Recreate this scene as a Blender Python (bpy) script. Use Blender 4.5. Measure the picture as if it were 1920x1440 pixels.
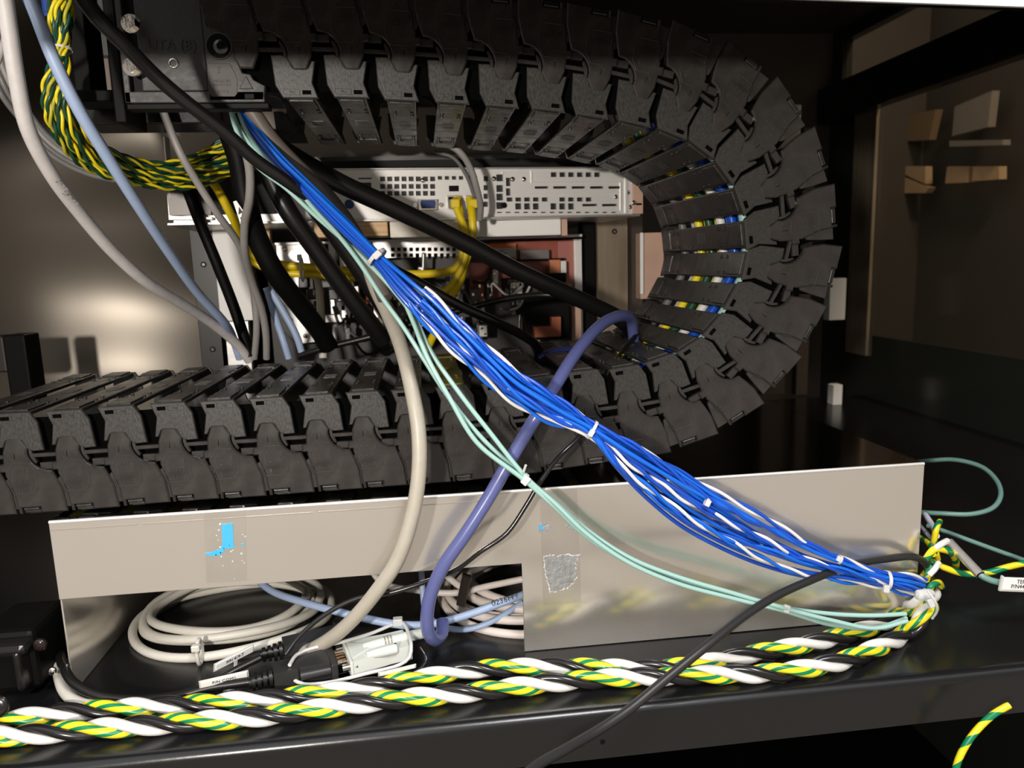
import bpy, bmesh, math, random
from mathutils import Vector, Matrix
random.seed(7)
SC = bpy.context.scene
COL = SC.collection
for o in list(bpy.data.objects): bpy.data.objects.remove(o)
# ------------------------------------------------------------------ camera
F = 1387.0; H = 0.262
Yd = Vector((-170, -225, F)).normalized()
Dn = Vector((260, 8280, F)); Dn = (Dn - Dn.dot(Yd) * Yd).normalized()
Xd = Dn.cross(Yd)                        # world axes in the camera's (right, down, forward) frame
CAM = Vector((0, 0, H))
R = Vector((Xd.x, Yd.x, -Dn.x)); D = Vector((Xd.y, Yd.y, -Dn.y)); FW = Vector((Xd.z, Yd.z, -Dn.z))
cd = bpy.data.cameras.new('camera'); cam = bpy.data.objects.new('camera', cd); COL.objects.link(cam)
cam.matrix_world = Matrix(((R.x, -D.x, -FW.x, 0), (R.y, -D.y, -FW.y, 0), (R.z, -D.z, -FW.z, H), (0, 0, 0, 1)))
cd.sensor_width = 36; cd.lens = F / 1920 * 36; cd.clip_start = 0.01; cd.clip_end = 50
cd.dof.use_dof = True; cd.dof.focus_distance = 0.52; cd.dof.aperture_fstop = 11
SC.camera = cam
# ------------------------------------------------------------------ world, lights, exposure
w = bpy.data.worlds.new('room'); SC.world = w; w.use_nodes = True
nt = w.node_tree; bg = nt.nodes['Background']
tc = nt.nodes.new('ShaderNodeTexCoord'); sp = nt.nodes.new('ShaderNodeSeparateXYZ')
rp = nt.nodes.new('ShaderNodeValToRGB'); mr = nt.nodes.new('ShaderNodeMapRange')
nt.links.new(tc.outputs['Generated'], sp.inputs[0]); nt.links.new(sp.outputs['Z'], mr.inputs[0])
mr.inputs[1].default_value = -1; mr.inputs[2].default_value = 1
nt.links.new(mr.outputs[0], rp.inputs[0]); nt.links.new(rp.outputs[0], bg.inputs[0])
rp.color_ramp.elements[0].color = (.50, .44, .37, 1); rp.color_ramp.elements[0].position = 0.30
rp.color_ramp.elements[1].color = (.36, .33, .30, 1); rp.color_ramp.elements[1].position = 0.68
e_ = rp.color_ramp.elements.new(.84); e_.color = (1.5, 1.5, 1.55, 1)          # bright lit ceiling of the room
bg.inputs[1].default_value = .85
def area(name, loc, target, size, power, col=(1, .93, .85)):
    l = bpy.data.lights.new(name, 'AREA'); l.shape = 'DISK'; l.size = size; l.energy = power; l.color = col
    o = bpy.data.objects.new(name, l); COL.objects.link(o); o.location = loc
    o.rotation_euler = (Vector(target) - Vector(loc)).to_track_quat('-Z', 'Y').to_euler(); return o
area('work_lamp', (-.30, -.34, .335), (.05, .55, .2), .045, 7.5)
area('ceiling_lamp', (.25, -.16, 1.02), (.1, .5, .1), .30, 9, (1, .98, .96))
area('added_bay_fill', (1.08, .85, 1.24), (1.35, 1.2, .4), .2, 14.0, (1, .84, .68))  # unseen fill light added to brighten the panels beyond the window
SC.view_settings.view_transform = 'Standard'; SC.view_settings.look = 'None'
SC.view_settings.exposure = 0.0; SC.view_settings.gamma = 1; SC.view_settings.use_curve_mapping = False
# ------------------------------------------------------------------ pixel -> place
def ray(px, py): return R * ((px - 960) / F) + D * ((py - 720) / F) + FW
def atY(px, py, Y): r = ray(px, py); return CAM + r * (Y / r.y)
def atZ(px, py, Z): r = ray(px, py); return CAM + r * ((Z - H) / r.z)
def atX(px, py, X): r = ray(px, py); return CAM + r * (X / r.x)
def pt(p):
    if len(p) == 4: return atZ(p[0], p[1], p[3])
    return atY(*p)
ZS = -.021
# ------------------------------------------------------------------ materials
MT = {}
def mat(name, col, rough=.5, metal=0., bump=0., scale=60., var=0., trans=0., emit=0., coat=0., rvar=0., stretch=None, spec=None, col2=None, ior=None, bdist=.002, detail=5):
    if name in MT: return MT[name]
    m = bpy.data.materials.new(name); m.use_nodes = True; n = m.node_tree; b = n.nodes['Principled BSDF']
    b.inputs['Base Color'].default_value = (*col, 1); b.inputs['Roughness'].default_value = rough
    b.inputs['Metallic'].default_value = metal; b.inputs['Transmission Weight'].default_value = trans
    b.inputs['Coat Weight'].default_value = coat
    if ior: b.inputs['IOR'].default_value = ior
    if spec is not None: b.inputs['Specular IOR Level'].default_value = spec
    if emit: b.inputs['Emission Color'].default_value = (*col, 1); b.inputs['Emission Strength'].default_value = emit
    t = n.nodes.new('ShaderNodeTexCoord'); no = n.nodes.new('ShaderNodeTexNoise'); no.inputs['Scale'].default_value = scale
    no.inputs['Detail'].default_value = detail
    if stretch:
        mp = n.nodes.new('ShaderNodeMapping'); mp.inputs['Scale'].default_value = stretch
        n.links.new(t.outputs['Object'], mp.inputs[0]); n.links.new(mp.outputs[0], no.inputs['Vector'])
    else: n.links.new(t.outputs['Object'], no.inputs['Vector'])
    if var or col2:
        r = n.nodes.new('ShaderNodeValToRGB'); n.links.new(no.outputs[0], r.inputs[0]); n.links.new(r.outputs[0], b.inputs['Base Color'])
        r.color_ramp.elements[0].position = .35; r.color_ramp.elements[1].position = .68
        c2 = col2 if col2 else tuple(min(1, c * (1 + var)) for c in col)
        c1 = col if col2 else tuple(c * (1 - var) for c in col)
        r.color_ramp.elements[0].color = (*c1, 1); r.color_ramp.elements[1].color = (*c2, 1)
    if rvar:
        q = n.nodes.new('ShaderNodeMapRange'); n.links.new(no.outputs[0], q.inputs[0]); n.links.new(q.outputs[0], b.inputs['Roughness'])
        q.inputs[1].default_value = .3; q.inputs[2].default_value = .7; q.inputs[3].default_value = max(.03, rough - rvar); q.inputs[4].default_value = rough + rvar
    if bump:
        bu = n.nodes.new('ShaderNodeBump'); bu.inputs['Strength'].default_value = bump; bu.inputs['Distance'].default_value = bdist
        n.links.new(no.outputs[0], bu.inputs['Height']); n.links.new(bu.outputs[0], b.inputs['Normal'])
    MT[name] = m; return m
PL = mat('chain_plastic', (.024, .021, .0195), .26, bump=.08, scale=70, rvar=.08, col2=(.038, .034, .031))
PLI = mat('scuffed_chain_plastic', (.027, .025, .023), .38, bump=.05, scale=900, rvar=.08, col2=(.040, .037, .034), stretch=(1, 1, .4))
DEEP = mat('recess_shade_black', (.002, .002, .002), .8, spec=.02)  # near-black that puts shade into the chain's gaps and slots
PLD = mat('chain_plastic_inner', (.020, .019, .018), .34, bump=.1, scale=120, rvar=.1, col2=(.032, .030, .028))
BRK = mat('bracket_plastic', (.036, .034, .032), .5, bump=.15, scale=200, rvar=.08)
BLK = mat('black_rubber', (.008, .0075, .007), .36, bump=.05, scale=200, spec=.38)
BLG = mat('black_gloss_jacket', (.012, .011, .011), .22, bump=.03, scale=100)
BLM = mat('black_painted_metal', (.009, .009, .0095), .24, bump=.02, scale=300, spec=.5)
BLV = mat('black_void_paint', (.0035, .0035, .0035), .5, bump=.05, spec=.12)
STE = mat('satin_steel', (.82, .775, .71), .19, .80, bump=.006, scale=8, rvar=.05)
STE2 = mat('polished_steel_lid', (.52, .50, .48), .10, 1., bump=.004, scale=8)
FILM = mat('adhesive_film', (.72, .68, .62), .24, .80, bump=.01, scale=60, var=.03)
TORN = mat('torn_grey_film', (.42, .43, .44), .45, .5, bump=.5, scale=260, var=.15)
CHAF = mat('white_adhesive_fringe', (.72, .71, .68), .6, bump=.4, scale=400)
CYAN = mat('blue_film', (.05, .42, .78), .5, bump=.05, scale=400, stretch=(6, 1, .2), var=.08)
ZINC = mat('zinc_steel', (.62, .60, .58), .38, .85, bump=.05, scale=90, var=.06)
ZIN2 = mat('bright_zinc', (.86, .84, .81), .42, .35, bump=.04, scale=90)
CHR = mat('bright_nickel', (.85, .80, .74), .12, 1., bump=.1, scale=200)
BACK = mat('brushed_backdrop', (.125, .112, .095), .31, 1., bump=1., scale=1.0, stretch=(3.9, 1.0, 4.8), bdist=.09, detail=0)
RIGHTW = mat('dark_glossy_wall', (.022, .024, .020), .16, bump=.02, scale=5, rvar=.05)
CEIL = mat('dark_ceiling_paint', (.06, .048, .038), .45, bump=.05, scale=60)
TANW = mat('tan_panel', (.50, .36, .22), .5, bump=.05, scale=20, var=.1)
TANM = mat('tan_metal_post', (.42, .34, .25), .35, .6, bump=.05, scale=14, stretch=(6, 6, .4), var=.15)
PINK = mat('pinkish_panel', (.62, .40, .30), .55, bump=.05, scale=30, var=.08)
WHT = mat('white_vinyl', (.76, .745, .71), .40, bump=.03, scale=200)
WHB = mat('white_enamel', (.92, .91, .88), .45, bump=.03, scale=50)
WOOD = mat('pale_wood', (.62, .36, .16), .55, bump=.15, scale=30, stretch=(1, 1, 14), col2=(.85, .62, .36))
WOOD2 = mat('cream_wood', (.88, .80, .68), .55, bump=.1, scale=30, stretch=(1, 1, 14), col2=(.97, .92, .84))
CREAM = mat('cream_jacket', (.62, .59, .52), .45, bump=.05, scale=150, var=.03)
COILW = mat('ivory_jacket', (.66, .63, .56), .45, bump=.05, scale=150, var=.03)
PKW = mat('pinkish_white_jacket', (.72, .65, .60), .45, bump=.05, scale=150, var=.03)
LGY = mat('light_grey_jacket', (.60, .57, .56), .5, bump=.06, scale=150, var=.05)
GRY = mat('grey_jacket', (.30, .285, .27), .45, bump=.05, scale=150, var=.04)
GRD = mat('dark_grey_jacket', (.16, .155, .15), .42, bump=.05, scale=150, var=.05)
BEI = mat('beige_jacket', (.42, .385, .32), .42, bump=.05, scale=150, var=.03)
BEI_SHADE = mat('shaded_beige_jacket', (.13, .11, .095), .42, bump=.05, scale=150)  # darkened beige jacket, its shade put into the colour
LBL = mat('pale_blue_jacket', (.36, .46, .66), .42, bump=.04, scale=150, var=.03)
PBL = mat('purple_blue_jacket', (.10, .115, .29), .28, bump=.03, scale=150, coat=.3)
BLU = mat('blue_wire', (.006, .135, .68), .26, bump=.02, scale=200, coat=.3)
BLU2 = mat('deep_blue_wire', (.008, .075, .50), .28, bump=.02, scale=200, coat=.3)
TEA = mat('pale_teal_wire', (.36, .58, .53), .32, bump=.02, scale=200)
TEAD = mat('muted_teal_wire', (.16, .30, .27), .35, bump=.02, scale=200)
YEL = mat('yellow_wire', (.88, .72, .02), .32, bump=.02, scale=200)
GRN = mat('green_wire', (.004, .22, .085), .32, bump=.02, scale=200)
YLC = mat('yellow_patch_jacket', (.80, .60, .01), .38, bump=.03, scale=200)
DGN = mat('dark_green_wire', (.012, .07, .04), .32, bump=.02, scale=200)
NYL = mat('translucent_nylon', (.80, .80, .78), .35, bump=.03, scale=200, trans=.25)
GPL = mat('pale_grey_plastic', (.66, .69, .64), .4, bump=.04, scale=150)
VGA = mat('vga_blue_plastic', (.015, .04, .19), .45, bump=.03)
RED = mat('red_brown_panel', (.34, .075, .045), .4, bump=.05, scale=40, var=.2)
ORG = mat('orange_stripe', (.85, .20, .03), .5, bump=.03)
INK = mat('black_ink', (.02, .02, .022), .6, bump=.02)
EMB = mat('embossed_plastic', (.040, .037, .034), .30, bump=.1, scale=200)
COP = mat('copper_orange_plastic', (.55, .17, .08), .45, bump=.05)
m = bpy.data.materials.new('smoky_window_pane'); m.use_nodes = True   # tinted glass: part clear, part mirror
n = m.node_tree; b = n.nodes['Principled BSDF']; tr = n.nodes.new('ShaderNodeBsdfTransparent'); mx = n.nodes.new('ShaderNodeMixShader')
tr.inputs[0].default_value = (.85, .80, .72, 1); b.inputs['Base Color'].default_value = (.02, .022, .018, 1); b.inputs['Roughness'].default_value = .12
mx.inputs[0].default_value = .78
n.links.new(b.outputs[0], mx.inputs[1]); n.links.new(tr.outputs[0], mx.inputs[2]); n.links.new(mx.outputs[0], n.nodes['Material Output'].inputs[0])
PANE = m
# ------------------------------------------------------------------ mesh builder
class MB:
    def __init__(s): s.v = []; s.f = []; s.mi = []; s.sm = []
    def add(s, vs, fs, mi=0, smooth=False):
        o = len(s.v); s.v += [Vector(v) for v in vs]
        for i, f in enumerate(fs):
            s.f.append([o + k for k in f]); s.mi.append(mi[i] if isinstance(mi, list) else mi); s.sm.append(smooth)
        return s
    def box(s, a, b, c=.0, mi=0, M=None):
        a = Vector(a); b = Vector(b)
        lo = Vector([min(a[i], b[i]) for i in range(3)]); hi = Vector([max(a[i], b[i]) for i in range(3)])
        c = min(c, *[(hi[i] - lo[i]) * .45 for i in range(3)])
        bm = bmesh.new(); bmesh.ops.create_cube(bm, size=1)
        for v in bm.verts: v.co = Vector([(lo[i] + hi[i]) / 2 + v.co[i] * (hi[i] - lo[i]) for i in range(3)])
        if c > 0: bmesh.ops.bevel(bm, geom=list(bm.edges), offset=c, segments=2, affect='EDGES', profile=.5)
        if M: bmesh.ops.transform(bm, matrix=M, verts=list(bm.verts))
        bm.verts.index_update()
        s.add([v.co.copy() for v in bm.verts], [[v.index for v in f.verts] for f in bm.faces], mi); bm.free(); return s
    def prism(s, poly, y0, y1, c=0., mi=0, M=None, axis='y'):
        # poly: (x, z) outline; front face at y0, back at y1, front edge chamfered by c
        n = len(poly); A = sum(poly[i][0] * poly[(i + 1) % n][1] - poly[(i + 1) % n][0] * poly[i][1] for i in range(n))
        if A < 0: poly = poly[::-1]
        def off(d):
            r = []
            for i in range(n):
                p, q, t = Vector(poly[i - 1]), Vector(poly[i]), Vector(poly[(i + 1) % n])
                e1 = (q - p).normalized(); e2 = (t - q).normalized()
                n1 = Vector((-e1.y, e1.x)); n2 = Vector((-e2.y, e2.x)); m = n1 + n2
                k = m.length_squared
                m = m * (2 / max(k, 1.0)); r.append(q + m * d)
            return r
        vs = []; rings = [(off(c), y0), (off(0), y0 + (c if y1 > y0 else -c)), (off(0), y1)] if c > 0 else [(off(0), y0), (off(0), y1)]
        for rg, y in rings:
            for q in rg: vs.append(Vector((q.x, y, q.y)) if axis == 'y' else (Vector((q.x, q.y, y)) if axis == 'z' else Vector((y, q.x, q.y))))
        k = len(rings); fs = [list(range(n)), [(k - 1) * n + i for i in range(n)][::-1]]
        for j in range(k - 1):
            for i in range(n): fs.append([j * n + i, (j + 1) * n + i, (j + 1) * n + (i + 1) % n, j * n + (i + 1) % n])
        if M: vs = [M @ v for v in vs]
        s.add(vs, fs, mi); return s
    def tube(s, P, r, n=10, mi=0, twist=0., caps=True, stripe=None, phase=0.):
        # twist in radians per metre; stripe(j, n) -> material index
        P = [Vector(p) for p in P]; T = []
        for i in range(len(P)):
            a = P[max(0, i - 1)]; b = P[min(len(P) - 1, i + 1)]; d = (b - a); T.append(d.normalized() if d.length > 1e-9 else Vector((1, 0, 0)))
        up = Vector((0, 0, 1)) if abs(T[0].z) < .9 else Vector((1, 0, 0)); u = (up - up.dot(T[0]) * T[0]).normalized()
        vs = []; L = 0
        for i, p in enumerate(P):
            if i: L += (p - P[i - 1]).length
            u = (u - u.dot(T[i]) * T[i]); u = u.normalized() if u.length > 1e-9 else Vector((0, 0, 1)); v = T[i].cross(u)
            rr = r(i / (len(P) - 1)) if callable(r) else r
            for j in range(n):
                a = 2 * math.pi * j / n + twist * L + phase; vs.append(p + (u * math.cos(a) + v * math.sin(a)) * rr)
        fs = []; mis = []
        for i in range(len(P) - 1):
            for j in range(n):
                fs.append([i * n + j, i * n + (j + 1) % n, (i + 1) * n + (j + 1) % n, (i + 1) * n + j]); mis.append(stripe(j, n) if stripe else mi)
        s.add(vs, fs, mis, True)
        if caps:
            s.add(vs[:n], [list(range(n))[::-1]], mi); s.add(vs[-n:], [list(range(n))], mi)
        return s
    def cyl(s, a, b, r, n=16, mi=0, r2=None):
        a = Vector(a); b = Vector(b); r2 = r if r2 is None else r2
        return s.tube([a, b], lambda t: r + (r2 - r) * t, n, mi)
    def dome(s, c, axis, r, h, n=16, mi=0):
        c = Vector(c); ax = Vector(axis).normalized()
        P = [c + ax * h * t for t in (0, .35, .6, .8, .93, 1)]
        return s.tube(P, lambda t: r * [1, .98, .88, .68, .42, .1][min(5, int(round(t * 5)))], n, mi)
    def mesh(s, name, mats):
        me = bpy.data.meshes.new(name); me.from_pydata([tuple(v) for v in s.v], [], s.f)
        for m in (mats if isinstance(mats, (list, tuple)) else [mats]): me.materials.append(m)
        me.polygons.foreach_set('material_index', s.mi); me.polygons.foreach_set('use_smooth', s.sm)
        me.update(); return me
def build(s, name, mats, parent=None, label=None, cat=None, group=None, kind=None):
    lo = Vector([min(v[i] for v in s.v) for i in range(3)]); hi = Vector([max(v[i] for v in s.v) for i in range(3)])
    o = Vector(((lo.x + hi.x) / 2, (lo.y + hi.y) / 2, lo.z))
    s.v = [v - o for v in s.v]
    ob = bpy.data.objects.new(name, s.mesh(name, mats)); COL.objects.link(ob)
    if parent is not None:
        base = parent['_w'] if '_w' in parent else (0, 0, 0)
        ob.parent = parent; ob.location = o - Vector(base)
    else: ob.location = o
    ob['_w'] = tuple(o)
    tag(ob, label, cat, group, kind); return ob
MB.build = build
def tag(o, label=None, cat=None, group=None, kind=None):
    if label: o['label'] = label
    if cat: o['category'] = cat
    if group: o['group'] = group
    if kind: o['kind'] = kind
    return o
def empty(name, loc, label, cat, group=None):
    o = bpy.data.objects.new(name, None); COL.objects.link(o); o.location = loc; o.empty_display_size = .01
    o['_w'] = tuple(loc); return tag(o, label, cat, group)
def text_mb(s, size, M, depth=.0003, align='CENTER'):
    cu = bpy.data.curves.new('t', 'FONT'); cu.body = s; cu.size = size; cu.extrude = depth; cu.align_x = align; cu.align_y = 'CENTER'; cu.resolution_u = 2
    ob = bpy.data.objects.new('t', cu); me = bpy.data.meshes.new_from_object(ob)
    mb = MB(); mb.add([M @ v.co for v in me.vertices], [list(p.vertices) for p in me.polygons])
    bpy.data.objects.remove(ob); bpy.data.curves.remove(cu); bpy.data.meshes.remove(me); return mb
FRONT = Matrix(((1, 0, 0, 0), (0, 0, -1, 0), (0, 1, 0, 0), (0, 0, 0, 1)))   # text plane -> facing -Y
def spline(P, step=.004):
    P = [Vector(p) for p in P]
    if len(P) == 2: P = [P[0], (P[0] + P[1]) / 2, P[1]]
    Q = [P[0] * 2 - P[1]] + P + [P[-1] * 2 - P[-2]]; out = []
    for i in range(1, len(Q) - 2):
        a, b, c, d = Q[i - 1:i + 3]
        t1 = max((b - a).length ** .5, 1e-4); t2 = max((c - b).length ** .5, 1e-4); t3 = max((d - c).length ** .5, 1e-4)
        m1 = ((b - a) / t1 - (c - a) / (t1 + t2) + (c - b) / t2) * t2
        m2 = ((c - b) / t2 - (d - b) / (t2 + t3) + (d - c) / t3) * t2
        k = max(2, int((c - b).length / step))
        for j in range(k):
            t = j / k; t_2 = t * t; t_3 = t_2 * t
            out.append(b * (2 * t_3 - 3 * t_2 + 1) + m1 * (t_3 - 2 * t_2 + t) + c * (-2 * t_3 + 3 * t_2) + m2 * (t_3 - t_2))
    out.append(P[-1]); return out
def resample(P, step):
    out = [P[0]]; acc = 0
    for a, b in zip(P, P[1:]):
        d = (b - a).length
        while acc + d >= step:
            t = (step - acc) / d; a = a.lerp(b, t); out.append(a); d = (b - a).length; acc = 0
        acc += d
    out.append(P[-1]); return out
def frames(P):
    T = [(P[min(i + 1, len(P) - 1)] - P[max(0, i - 1)]).normalized() for i in range(len(P))]
    up = Vector((0, 0, 1)) if abs(T[0].z) < .9 else Vector((1, 0, 0)); u = (up - up.dot(T[0]) * T[0]).normalized(); fr = []
    for t in T:
        u = (u - u.dot(t) * t).normalized(); fr.append((u, t.cross(u), t))
    return fr
def cable(name, pts, wpx, m, label=None, cat='cable', group=None, parent=None, n=12, step=.004, mats=None, **k):
    P = spline([pt(p) for p in pts], step)
    ym = sum(p.y for p in P) / len(P); r = wpx * .5 * ym / F
    return MB().tube(P, r, n, **k).build(name, mats or [m], parent, label, cat if parent is None else None, group)
def rectpx(x0, y0, x1, y1, Y):
    cx, cy = (x0 + x1) / 2, (y0 + y1) / 2
    return (atY(x0, cy, Y).x, atY(cx, y1, Y).z, atY(x1, cy, Y).x, atY(cx, y0, Y).z)
def boxpx(mb, x0, y0, x1, y1, Y, d, c=.0005, mi=0):
    a, z0, b, z1 = rectpx(x0, y0, x1, y1, Y); return mb.box((a, Y, z0), (b, Y + d, z1), c, mi)
def polypx(mb, pts, Y, d, c=0., mi=0):
    return mb.prism([(q.x, q.z) for q in (atY(x, y, Y) for x, y in pts)], Y, Y + d, c, mi)
def holed(w, h, holes, th, M, mb=None, mi=0):
    # sheet from (0,0) to (w,h) with rectangular holes, thickness th
    xs = sorted({0, w} | {round(a, 6) for q in holes for a in (q[0], q[2])}); zs = sorted({0, h} | {round(a, 6) for q in holes for a in (q[1], q[3])})
    xs = [x for x in xs if -1e-9 <= x <= w + 1e-9]; zs = [z for z in zs if -1e-9 <= z <= h + 1e-9]
    mb = mb or MB(); keep = set()
    for i in range(len(xs) - 1):
        for j in range(len(zs) - 1):
            cx, cz = (xs[i] + xs[i + 1]) / 2, (zs[j] + zs[j + 1]) / 2
            if not any(q[0] < cx < q[2] and q[1] < cz < q[3] for q in holes): keep.add((i, j))
    for (i, j) in keep:
        a, b, c, d = xs[i], xs[i + 1], zs[j], zs[j + 1]
        mb.add([M @ Vector(p) for p in ((a, 0, c), (b, 0, c), (b, 0, d), (a, 0, d))], [[0, 1, 2, 3]], mi)
        for (di, dj, p, q) in ((-1, 0, (a, c), (a, d)), (1, 0, (b, d), (b, c)), (0, -1, (b, c), (a, c)), (0, 1, (a, d), (b, d))):
            if (i + di, j + dj) not in keep:
                mb.add([M @ Vector(v) for v in ((p[0], 0, p[1]), (q[0], 0, q[1]), (q[0], th, q[1]), (p[0], th, p[1]))], [[0, 1, 2, 3]], mi)
    return mb
# ================================================================== THE SETTING
XW, YB, ZC = .85, 1.50, .695
MB().box((-1.2, .10, -.62), (1.0, 1.7, -.60)).build('floor', BLV, label='black cabinet floor far below the shelf', kind='structure')
MB().box((-1.2, .36, ZC), (XW + .02, YB + .02, ZC + .02)).build('ceiling', CEIL, label='dark brown cabinet ceiling', kind='structure')
MB().box((-1.2, YB, -.6), (XW + .02, YB + .02, ZC)).build('wall_back', CEIL, label='dark rear wall of the cabinet', kind='structure')
MB().box((-1.2, .36, -.6), (-1.18, YB, ZC)).build('wall_left', BLV, label='dark left wall of the cabinet', kind='structure')
# right wall with a long glazed opening
g = lambda px, py: atX(px, py, XW)
zr = [g(1580, 152).z, g(1920, 25).z]; ztop = g(1580, 78).z; zb2 = (g(1510, 240).z + g(1920, 130).z) / 2; zr0 = sum(zr) / 2
y_post = g(1580, 120).y
mb = MB()
mb.box((XW, .36, -.6), (XW + .02, YB, .10)).box((XW, 1.36, .10), (XW + .02, YB, zr0)).box((XW, .10, -.6), (XW + .02, .36, ZC + .1)).box((XW, y_post, zr0), (XW + .02, YB, ZC)).box((XW, .36, ztop + .0), (XW + .02, y_post, ZC))
mb.build('wall_right', RIGHTW, label='dark glossy right wall of the cabinet', kind='structure')
mb = MB().box((XW - .03, .36, zb2), (XW, YB, zr0), .004)
mb.build('trim_1', BLM, label='black rail running along the right wall', kind='structure')
win = MB().box((XW + .002, .36, .10), (XW + .008, 1.36, zb2 + .01)).build('window_1', PANE, label='smoky glass pane in the right wall below the rail', kind='structure')
MB().box((XW + .002, .36, zr0 - .005), (XW + .008, y_post, ztop + .005)).build('window_2', PANE, label='glass strip above the rail in the right wall', kind='structure')
MB().box((1.40, .0, -.6), (1.42, 2.0, 1.2)).box((.86, .0, 1.30), (1.42, 2.0, 1.32)).box((.85, .0, .71), (.87, .36, 1.32)).box((.72, 1.98, -.6), (1.42, 2.0, .96)).build('wall_outer', mat('outer_wall_paint', (.055, .050, .043), .6), label='dim grey wall beyond the window, with added roof and ends blocking light', kind='structure')  # unseen roof and ends added to keep world light out of the bay
MB().box((XW - .006, 1.33, .06), (XW + .0, 1.40, zb2)).build('trim_2', TANM, label='brown upright at the far end of the glass pane', kind='structure')
zl = atY(1740, 6, .36).z
ta = atZ(1560, -1, zl); tb_ = atZ(1920, 12, zl); td = (tb_ - ta); ta = ta - td * 4; tb_ = tb_ + td * 1.5
mb = MB().prism([(ta.x, ta.y), (tb_.x, tb_.y), (tb_.x, tb_.y + .002), (ta.x, ta.y + .002)], zl, zl + .32, 0, axis='z')
mb.build('trim_3', WHB, label='pale lower edge of the cabinet opening at the top right', kind='structure')
mb = MB().prism([(ta.x, ta.y + .0025), (tb_.x, tb_.y + .0025), (tb_.x, tb_.y + .008), (ta.x, ta.y + .008)], zl + .0005, zl + .34, 0, axis='z')
mb.build('trim_4', BLV, label='black inner face behind the pale top edge', kind='structure')
# what is seen through the panes: a warm lit frame outside
out = empty('outside_frame', (2.0, 1.6, 0), 'warm lit machine frame seen through the right window pane', 'frame')
XO = 1.35
def oq(p4, m, name, x=XO, d=.02):
    q = [atX(a, b, x) for a, b in p4]; MB().prism([(v.y, v.z) for v in q], x, x + d, axis='x').build(name, m, out)
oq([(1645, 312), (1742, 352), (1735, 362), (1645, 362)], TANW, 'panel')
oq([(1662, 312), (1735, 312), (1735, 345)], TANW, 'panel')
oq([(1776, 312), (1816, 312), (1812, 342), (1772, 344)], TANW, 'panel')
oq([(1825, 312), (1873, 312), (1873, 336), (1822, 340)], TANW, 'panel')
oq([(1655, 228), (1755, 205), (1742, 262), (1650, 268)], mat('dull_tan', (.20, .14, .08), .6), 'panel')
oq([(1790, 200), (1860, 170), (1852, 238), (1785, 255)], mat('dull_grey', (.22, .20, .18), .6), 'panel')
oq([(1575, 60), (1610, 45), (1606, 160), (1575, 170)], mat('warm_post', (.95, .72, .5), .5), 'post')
oq([(1612, 45), (1660, 30), (1658, 150), (1608, 165)], mat('warm_post_shaded', (.5, .38, .26), .5), 'post')  # darker copy of the post colour, shade painted in
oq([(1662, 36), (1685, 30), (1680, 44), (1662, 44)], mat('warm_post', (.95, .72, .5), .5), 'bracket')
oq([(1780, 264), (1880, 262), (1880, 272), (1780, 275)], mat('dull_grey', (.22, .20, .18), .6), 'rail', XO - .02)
# brushed panel at the back left
YP = .97
p0 = atY(385, 300, YP).x
mb = MB(); mb.box((-1.1, YP, -.1), (p0, YP + .01, .62))
mb.build('wall_rear_left', BACK, label='satin metal panel at the back left with soft reflections', kind='structure')
# uprights at the back, right of the server
def upright(x0, x1, y0, y1, Y, d, m, label, holes=()):
    a, z0, b, z1 = rectpx(x0, y0, x1, y1, Y)
    if y1 >= 700: z0 = ZS
    nm = next((w_ for w_ in ('block', 'strip', 'plate', 'panel', 'tab') if w_ in label.split()[:5]), 'rack_post')
    root = empty(nm, ((a + b) / 2, Y, z0), label, 'post' if nm == 'rack_post' else nm)
    mb = MB().box((a, Y, z0), (b, Y + d, z1), .0008)
    mb.build('post_body' if nm == 'rack_post' else nm + '_body', m, root)
    for hx, hy in holes:
        c = atY(hx, hy, Y); MB().cyl(c + Vector((0, -.0008, 0)), c + Vector((0, .003, 0)), .0032, 14).build('bolt_hole', BLV, root)
        MB().cyl(c + Vector((0, -.0012, 0)), c + Vector((0, -.0004, 0)), .0016, 10).build('rivet', CHR, root)
    return root
upright(1118, 1178, 402, 760, .90, .02, TANM, 'tan steel upright under the right end of the server', [(1152, 434)])
upright(1178, 1206, 402, 760, .93, .02, mat('brown_post', (.09, .07, .055), .3, .5), 'dark brown upright beside the tan steel one')
upright(1092, 1117, 402, 740, .88, .02, BLV, 'black upright right of the red relay unit')
upright(1201, 1245, 436, 560, .84, .02, PINK, 'pinkish lit panel edge peeping left of the chain bend')
upright(1201, 1207, 436, 552, .835, .004, WHB, 'thin white edge strip on the pinkish panel')
upright(362, 414, 330, 700, .86, .03, mat('dark_steel_post', (.035, .033, .032), .35, .3), 'dark upright with two holes beside the satin back panel', [(382, 496), (399, 655)])
upright(404, 466, 405, 602, .84, .012, WHB, 'white vertical plate behind the cables left of centre')
upright(415, 470, 602, 700, .86, .012, ZINC, 'grey plate under the white vertical plate')
upright(484, 506, 412, 476, .84, .012, WOOD, 'orange wooden block behind the thick black cables')
upright(1434, 1478, 245, 760, 1.40, .02, mat('grey_brown_post', (.13, .105, .085), .4, .4), 'grey-brown upright behind the chain bend')
upright(1500, 1522, 240, 770, 1.38, .02, mat('grey_brown_post', (.13, .105, .085), .4, .4), 'thin grey-brown upright at the rear right corner')
upright(1556, 1586, 522, 600, .84 * 1.5, .02, WHB, 'short bright white plate right of the chain bend')
upright(1563, 1580, 722, 732, 1.27, .02, WHB, 'small pale tab low at the rear right')
upright(1350, 1408, 790, 930, 1.15, .02, TANM, 'tan upright under the chain bend', [(1363, 855)])
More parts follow.
